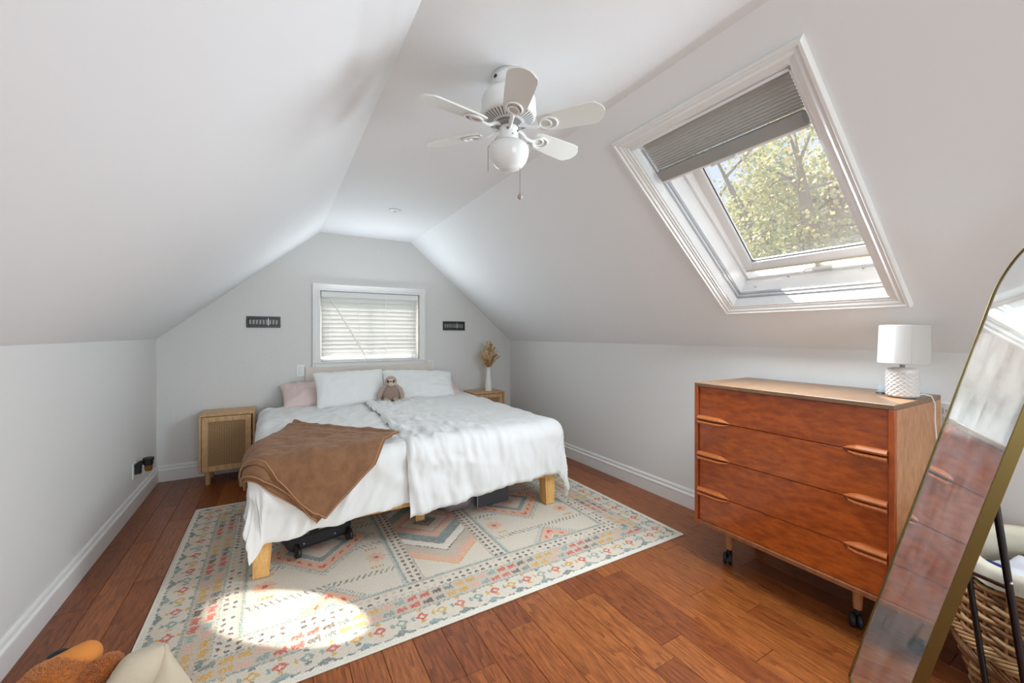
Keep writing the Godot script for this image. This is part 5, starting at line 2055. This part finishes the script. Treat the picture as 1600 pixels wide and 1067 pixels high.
# short plush pile standing on a body: one small tapering hair per place
func fuzz(body: MeshInstance3D, count: int, m: StandardMaterial3D) -> void:
	var arr := body.mesh.surface_get_arrays(0)
	var vs: PackedVector3Array = arr[Mesh.ARRAY_VERTEX]
	var ns: PackedVector3Array = arr[Mesh.ARRAY_NORMAL]
	var ix: PackedInt32Array = arr[Mesh.ARRAY_INDEX]
	var r := RandomNumberGenerator.new()
	r.seed = count
	var hair := MB.new()
	hair.quad(Vector3(-0.0011, 0, 0), Vector3(0.0011, 0, 0), Vector3(0.0003, 0.010, 0.002), Vector3(-0.0003, 0.010, 0.002))
	hair.quad(Vector3(0, 0, -0.0011), Vector3(0, 0, 0.0011), Vector3(0.002, 0.010, 0.0003), Vector3(0.002, 0.010, -0.0003))
	var hm := mat(m.albedo_color.lightened(0.22), 0.9)
	hm.backlight_enabled = true; hm.backlight = Color(0.5, 0.5, 0.5)
	var mm := MultiMesh.new()
	mm.transform_format = MultiMesh.TRANSFORM_3D
	mm.mesh = hair.mesh(hm)
	mm.instance_count = count
	for i in count:
		var t := (r.randi() % (ix.size() / 3)) * 3
		var a := r.randf()
		var b := r.randf() * (1.0 - a)
		var p := vs[ix[t]] * (1.0 - a - b) + vs[ix[t + 1]] * a + vs[ix[t + 2]] * b
		var n := (ns[ix[t]] + ns[ix[t + 1]] + ns[ix[t + 2]]).normalized()
		var y := (n + Vector3(r.randf_range(-0.6, 0.6), r.randf_range(-0.6, 0.4), r.randf_range(-0.6, 0.6))).normalized()
		var x := y.cross(Vector3(r.randf_range(-1, 1), r.randf_range(-1, 1), r.randf_range(-1, 1))).normalized()
		mm.set_instance_transform(i, Transform3D(Basis(x, y, x.cross(y)).scaled(Vector3.ONE * r.randf_range(0.7, 1.2)), p - n * 0.001))
	var mi := MultiMeshInstance3D.new()
	mi.name = "fur"
	mi.multimesh = mm
	body.add_child(mi)
	mi.set_meta("kind", "stuff")

func toys() -> void:
	var fur := relief(mat(rgb(206, 118, 42), 0.95), M.weave, 0.5, 9.0)
	fur.rim_enabled = true; fur.rim = 0.6; fur.rim_tint = 0.7
	var smooth_fur := relief(mat(rgb(222, 138, 62), 0.9), M.weave, 0.12, 12.0)
	smooth_fur.rim_enabled = true; smooth_fur.rim = 0.5; smooth_fur.rim_tint = 0.7
	var ear_fur := relief(mat(rgb(196, 104, 34), 0.95), M.weave, 0.4, 9.0)
	ear_fur.rim_enabled = true; ear_fur.rim = 0.5
	var o := Vector3(-0.64, 0, -2.00)
	var t := thing("plush_dog", "fuzzy orange plush dog lying on the floor by the baseboard", "plush toy", o)
	var coat := part("body", blob([[Vector3(-0.07, 0.075, 0.10), Vector3(-0.02, 0.085, 0.02), 0.075, 0.085], [Vector3(-0.02, 0.090, 0.02), Vector3(0.03, 0.095, -0.01), 0.080, 0.055]], 0.012, 0.04), fur, t)
	part("muzzle", blob([[Vector3(-0.050, 0.110, -0.015), Vector3(0.045, 0.136, -0.042), 0.056, 0.050]], 0.010, 0.03), smooth_fur, t)
	fuzz(coat, 9000, fur)
	var b := MB.new()
	b.ball(Vector3(-0.035, 0.140, -0.092), Vector3(0.034, 0.018, 0.022), 16, 10)
	part("nose", b, mat(rgb(26, 24, 26), 0.4), t)
	var flap := part("ear", blob([[Vector3(0.060, 0.090, 0.045), Vector3(0.125, 0.112, 0.025), 0.030, 0.040]], 0.009, 0.03), ear_fur, t)
	fuzz(flap, 3500, ear_fur)
	part("leg", blob([[Vector3(-0.09, 0.04, 0.17), Vector3(-0.03, 0.034, 0.20), 0.038, 0.034]], 0.012, 0.03), fur, t)
	var bg := relief(mat(rgb(206, 190, 164), 0.95), M.weave, 0.15, 12.0)
	bg.rim_enabled = true; bg.rim = 0.5
	o = Vector3(-0.42, 0.008, -1.93)
	t = thing("plush_elephant", "beige plush toy with a folded floppy ear on the rug corner", "plush toy", o)
	part("body", blob([[Vector3(-0.055, 0.055, 0.055), Vector3(0.00, 0.080, 0.0), 0.052, 0.066], [Vector3(0.00, 0.09, 0.0), Vector3(0.060, 0.125, -0.015), 0.062, 0.022]], 0.012, 0.04), bg, t)
	# floppy ear: a soft triangular flap hanging from the peak
	b = MB.new()
	for side in [1.0, -1.0]:
		var pts := PackedVector3Array()
		var n := 16
		for i in n + 1:
			for j in n + 1:
				var u := float(i) / n
				var v := float(j) / n
				if side < 0: u = 1.0 - u
				var top := Vector3(0.066, 0.148, -0.016)
				var base := Vector3(0.030, 0.004, 0.085).lerp(Vector3(0.155, 0.004, 0.035), u)
				var p := base.lerp(top, v)
				var e := sin(PI * u) * sin(PI * clampf(v * 0.9 + 0.05, 0, 1))
				p += Vector3(0.45, 0.25, 0.86) * (0.030 if side > 0 else -0.004) * pow(maxf(e, 0.0), 0.6) * (1.0 - 0.4 * v)
				pts.append(p)
		b.grid(n, n, pts)
	part("ear", b, bg, t)
	b = MB.new()
	b.ball(Vector3(0.035, 0.028, 0.098), Vector3(0.020, 0.016, 0.010), 12, 8)
	part("eye_patch", b, mat(rgb(86, 86, 112), 0.7), t)

# ---------------------------------------------------------------- outside
func outside() -> void:
	var b := MB.new()
	b.box(Vector3(-60, -3.4, -60), Vector3(60, -3.2, 60))
	var g := MeshInstance3D.new()
	g.name = "ground"
	g.mesh = b.mesh(mat(rgb(110, 118, 84), 0.95))
	add_child(g)
	g.set_meta("kind", "structure")
	tag(g, "grassy ground outside far below the skylight", "ground")
	var bark := relief(mat(rgb(128, 116, 108), 0.95), M.lumps, 3.0, 0.8)
	tree(Vector3(8.9, -3.2, -3.80), 21, "large yellow green maple tree filling the skylight", 1.0, bark)
	tree(Vector3(15.5, -3.2, -9.5), 22, "second yellow green tree standing farther off behind the first", 1.15, bark)

func tree(at: Vector3, sd: int, label: String, size: float, bark: Material) -> void:
	var t := thing("tree", label, "tree", at, 0.0, "trees beyond the skylight")
	var r := RandomNumberGenerator.new()
	r.seed = sd
	var b := MB.new()
	var fork := Vector3(0.1, 6.0, 0.0) * size
	b.tube([Vector3(0, 0, 0), Vector3(0.05, 2.5, 0.02) * size, Vector3(0.0, 4.6, 0.0) * size, fork], [0.36, 0.30, 0.27, 0.24], 14)
	part("trunk", b, bark, t)
	var tips := []
	var axes := [[Vector3(0, 2.5, 0), fork]]
	var heads := [Vector3(-0.8, 3.0, -1.5), Vector3(0.4, 3.6, 0.4), Vector3(0.7, 2.8, 1.7), Vector3(-0.3, 3.2, 0.9), Vector3(1.4, 2.0, -1.6), Vector3(-1.4, 1.6, 0.3)]
	for k in heads.size():
		var start: Vector3 = fork + Vector3(0, -0.9 + 0.18 * k, 0)
		var end: Vector3 = start + heads[k] * size * 0.95
		var mid := start.lerp(end, 0.5) + Vector3(heads[k].x, -0.3, heads[k].z) * 0.12
		b = MB.new()
		b.tube([start, start.lerp(mid, 0.5) + Vector3(0, 0.06, 0), mid, mid.lerp(end, 0.5), end], [0.17, 0.14, 0.11, 0.075, 0.03], 10)
		axes.append([start, mid]); axes.append([mid, end])
		var br := part("branch", b, bark, t)
		b = MB.new()
		for j in 9:
			var f := r.randf_range(0.3, 0.98)
			var o := start.lerp(mid, f * 2.0) if f < 0.5 else mid.lerp(end, f * 2.0 - 1.0)
			var d := Vector3(r.randf_range(-1, 1), r.randf_range(-0.5, 0.7), r.randf_range(-1, 1)).normalized()
			var ln := r.randf_range(0.7, 1.7)
			var q := o + d * ln + Vector3(0, 0.1, 0)
			b.tube([o, o.lerp(q, 0.5) + Vector3(0, 0.08, 0), q], [0.035, 0.022, 0.008], 6)
			tips.append([o.lerp(q, 0.4), q])
		part("twig", b, bark, br)
	for k in 30:
		var a := r.randf() * TAU
		var y := r.randf_range(3.6, 6.2) * size
		var o := Vector3(0, y, 0)
		var q := o + Vector3(cos(a), r.randf_range(-0.1, 0.35), sin(a)) * r.randf_range(1.2, 2.6)
		tips.append([o.lerp(q, 0.45), q])
	# leaves
	var lm := MB.new()
	var n := Vector3(0, 0, 1)
	var shape := [Vector3(0, -0.5, 0), Vector3(0.28, -0.30, 0.06), Vector3(0.50, 0.05, 0.02), Vector3(0.26, 0.18, 0.05), Vector3(0.0, 0.56, -0.02), Vector3(-0.26, 0.18, 0.05), Vector3(-0.50, 0.05, 0.02), Vector3(-0.28, -0.30, 0.06)]
	for k in shape.size():
		lm.quad(Vector3.ZERO, shape[k], shape[(k + 1) % shape.size()], shape[(k + 1) % shape.size()])
	var leaf := mat(Color.WHITE, 0.6)
	leaf.vertex_color_use_as_albedo = true
	leaf.backlight_enabled = true
	leaf.backlight = Color(0.8, 0.8, 0.8)
	var mm := MultiMesh.new()
	mm.transform_format = MultiMesh.TRANSFORM_3D
	mm.use_colors = true
	mm.mesh = lm.mesh(leaf)
	var count := 26000
	mm.instance_count = count
	for i in count:
		var tp: Array = tips[r.randi() % tips.size()]
		var o: Vector3 = tp[0].lerp(tp[1], r.randf_range(0.0, 1.1)) + Vector3(r.randfn(0, 0.30), r.randfn(0, 0.26), r.randfn(0, 0.30))
		var near_wood := 9.0
		for ax in axes:
			near_wood = minf(near_wood, Geometry3D.get_closest_point_to_segment(o, ax[0], ax[1]).distance_to(o))
		if near_wood < 0.42 and r.randf() < 0.9:
			o += Vector3(1.2, 0.1, 0.0) * r.randf_range(0.6, 1.2)
		var bs := Basis.from_euler(Vector3(r.randf_range(-1.2, 1.2), r.randf() * TAU, r.randf() * TAU)).scaled(Vector3.ONE * r.randf_range(0.05, 0.09) * size)
		mm.set_instance_transform(i, Transform3D(bs, o))
		var f := r.randf()
		var c := Color(0.36, 0.38, 0.17).lerp(Color(0.56, 0.50, 0.24), f * f)
		if r.randf() < 0.12: c = Color(0.64, 0.48, 0.22)
		if r.randf() < 0.25: c = Color(0.24, 0.29, 0.14)
		mm.set_instance_color(i, c)
	var mi := MultiMeshInstance3D.new()
	mi.name = "leaves"
	mi.multimesh = mm
	t.add_child(mi)
	mi.set_meta("kind", "stuff")

func _ready() -> void:
	set_up()
	materials()
	room()
	windows()
	rug()
	bed()
	bedside()
	wall_fittings()
	under_bed()
	dresser()
	mirror()
	basket()
	ceiling_fan()
	toys()
	outside()
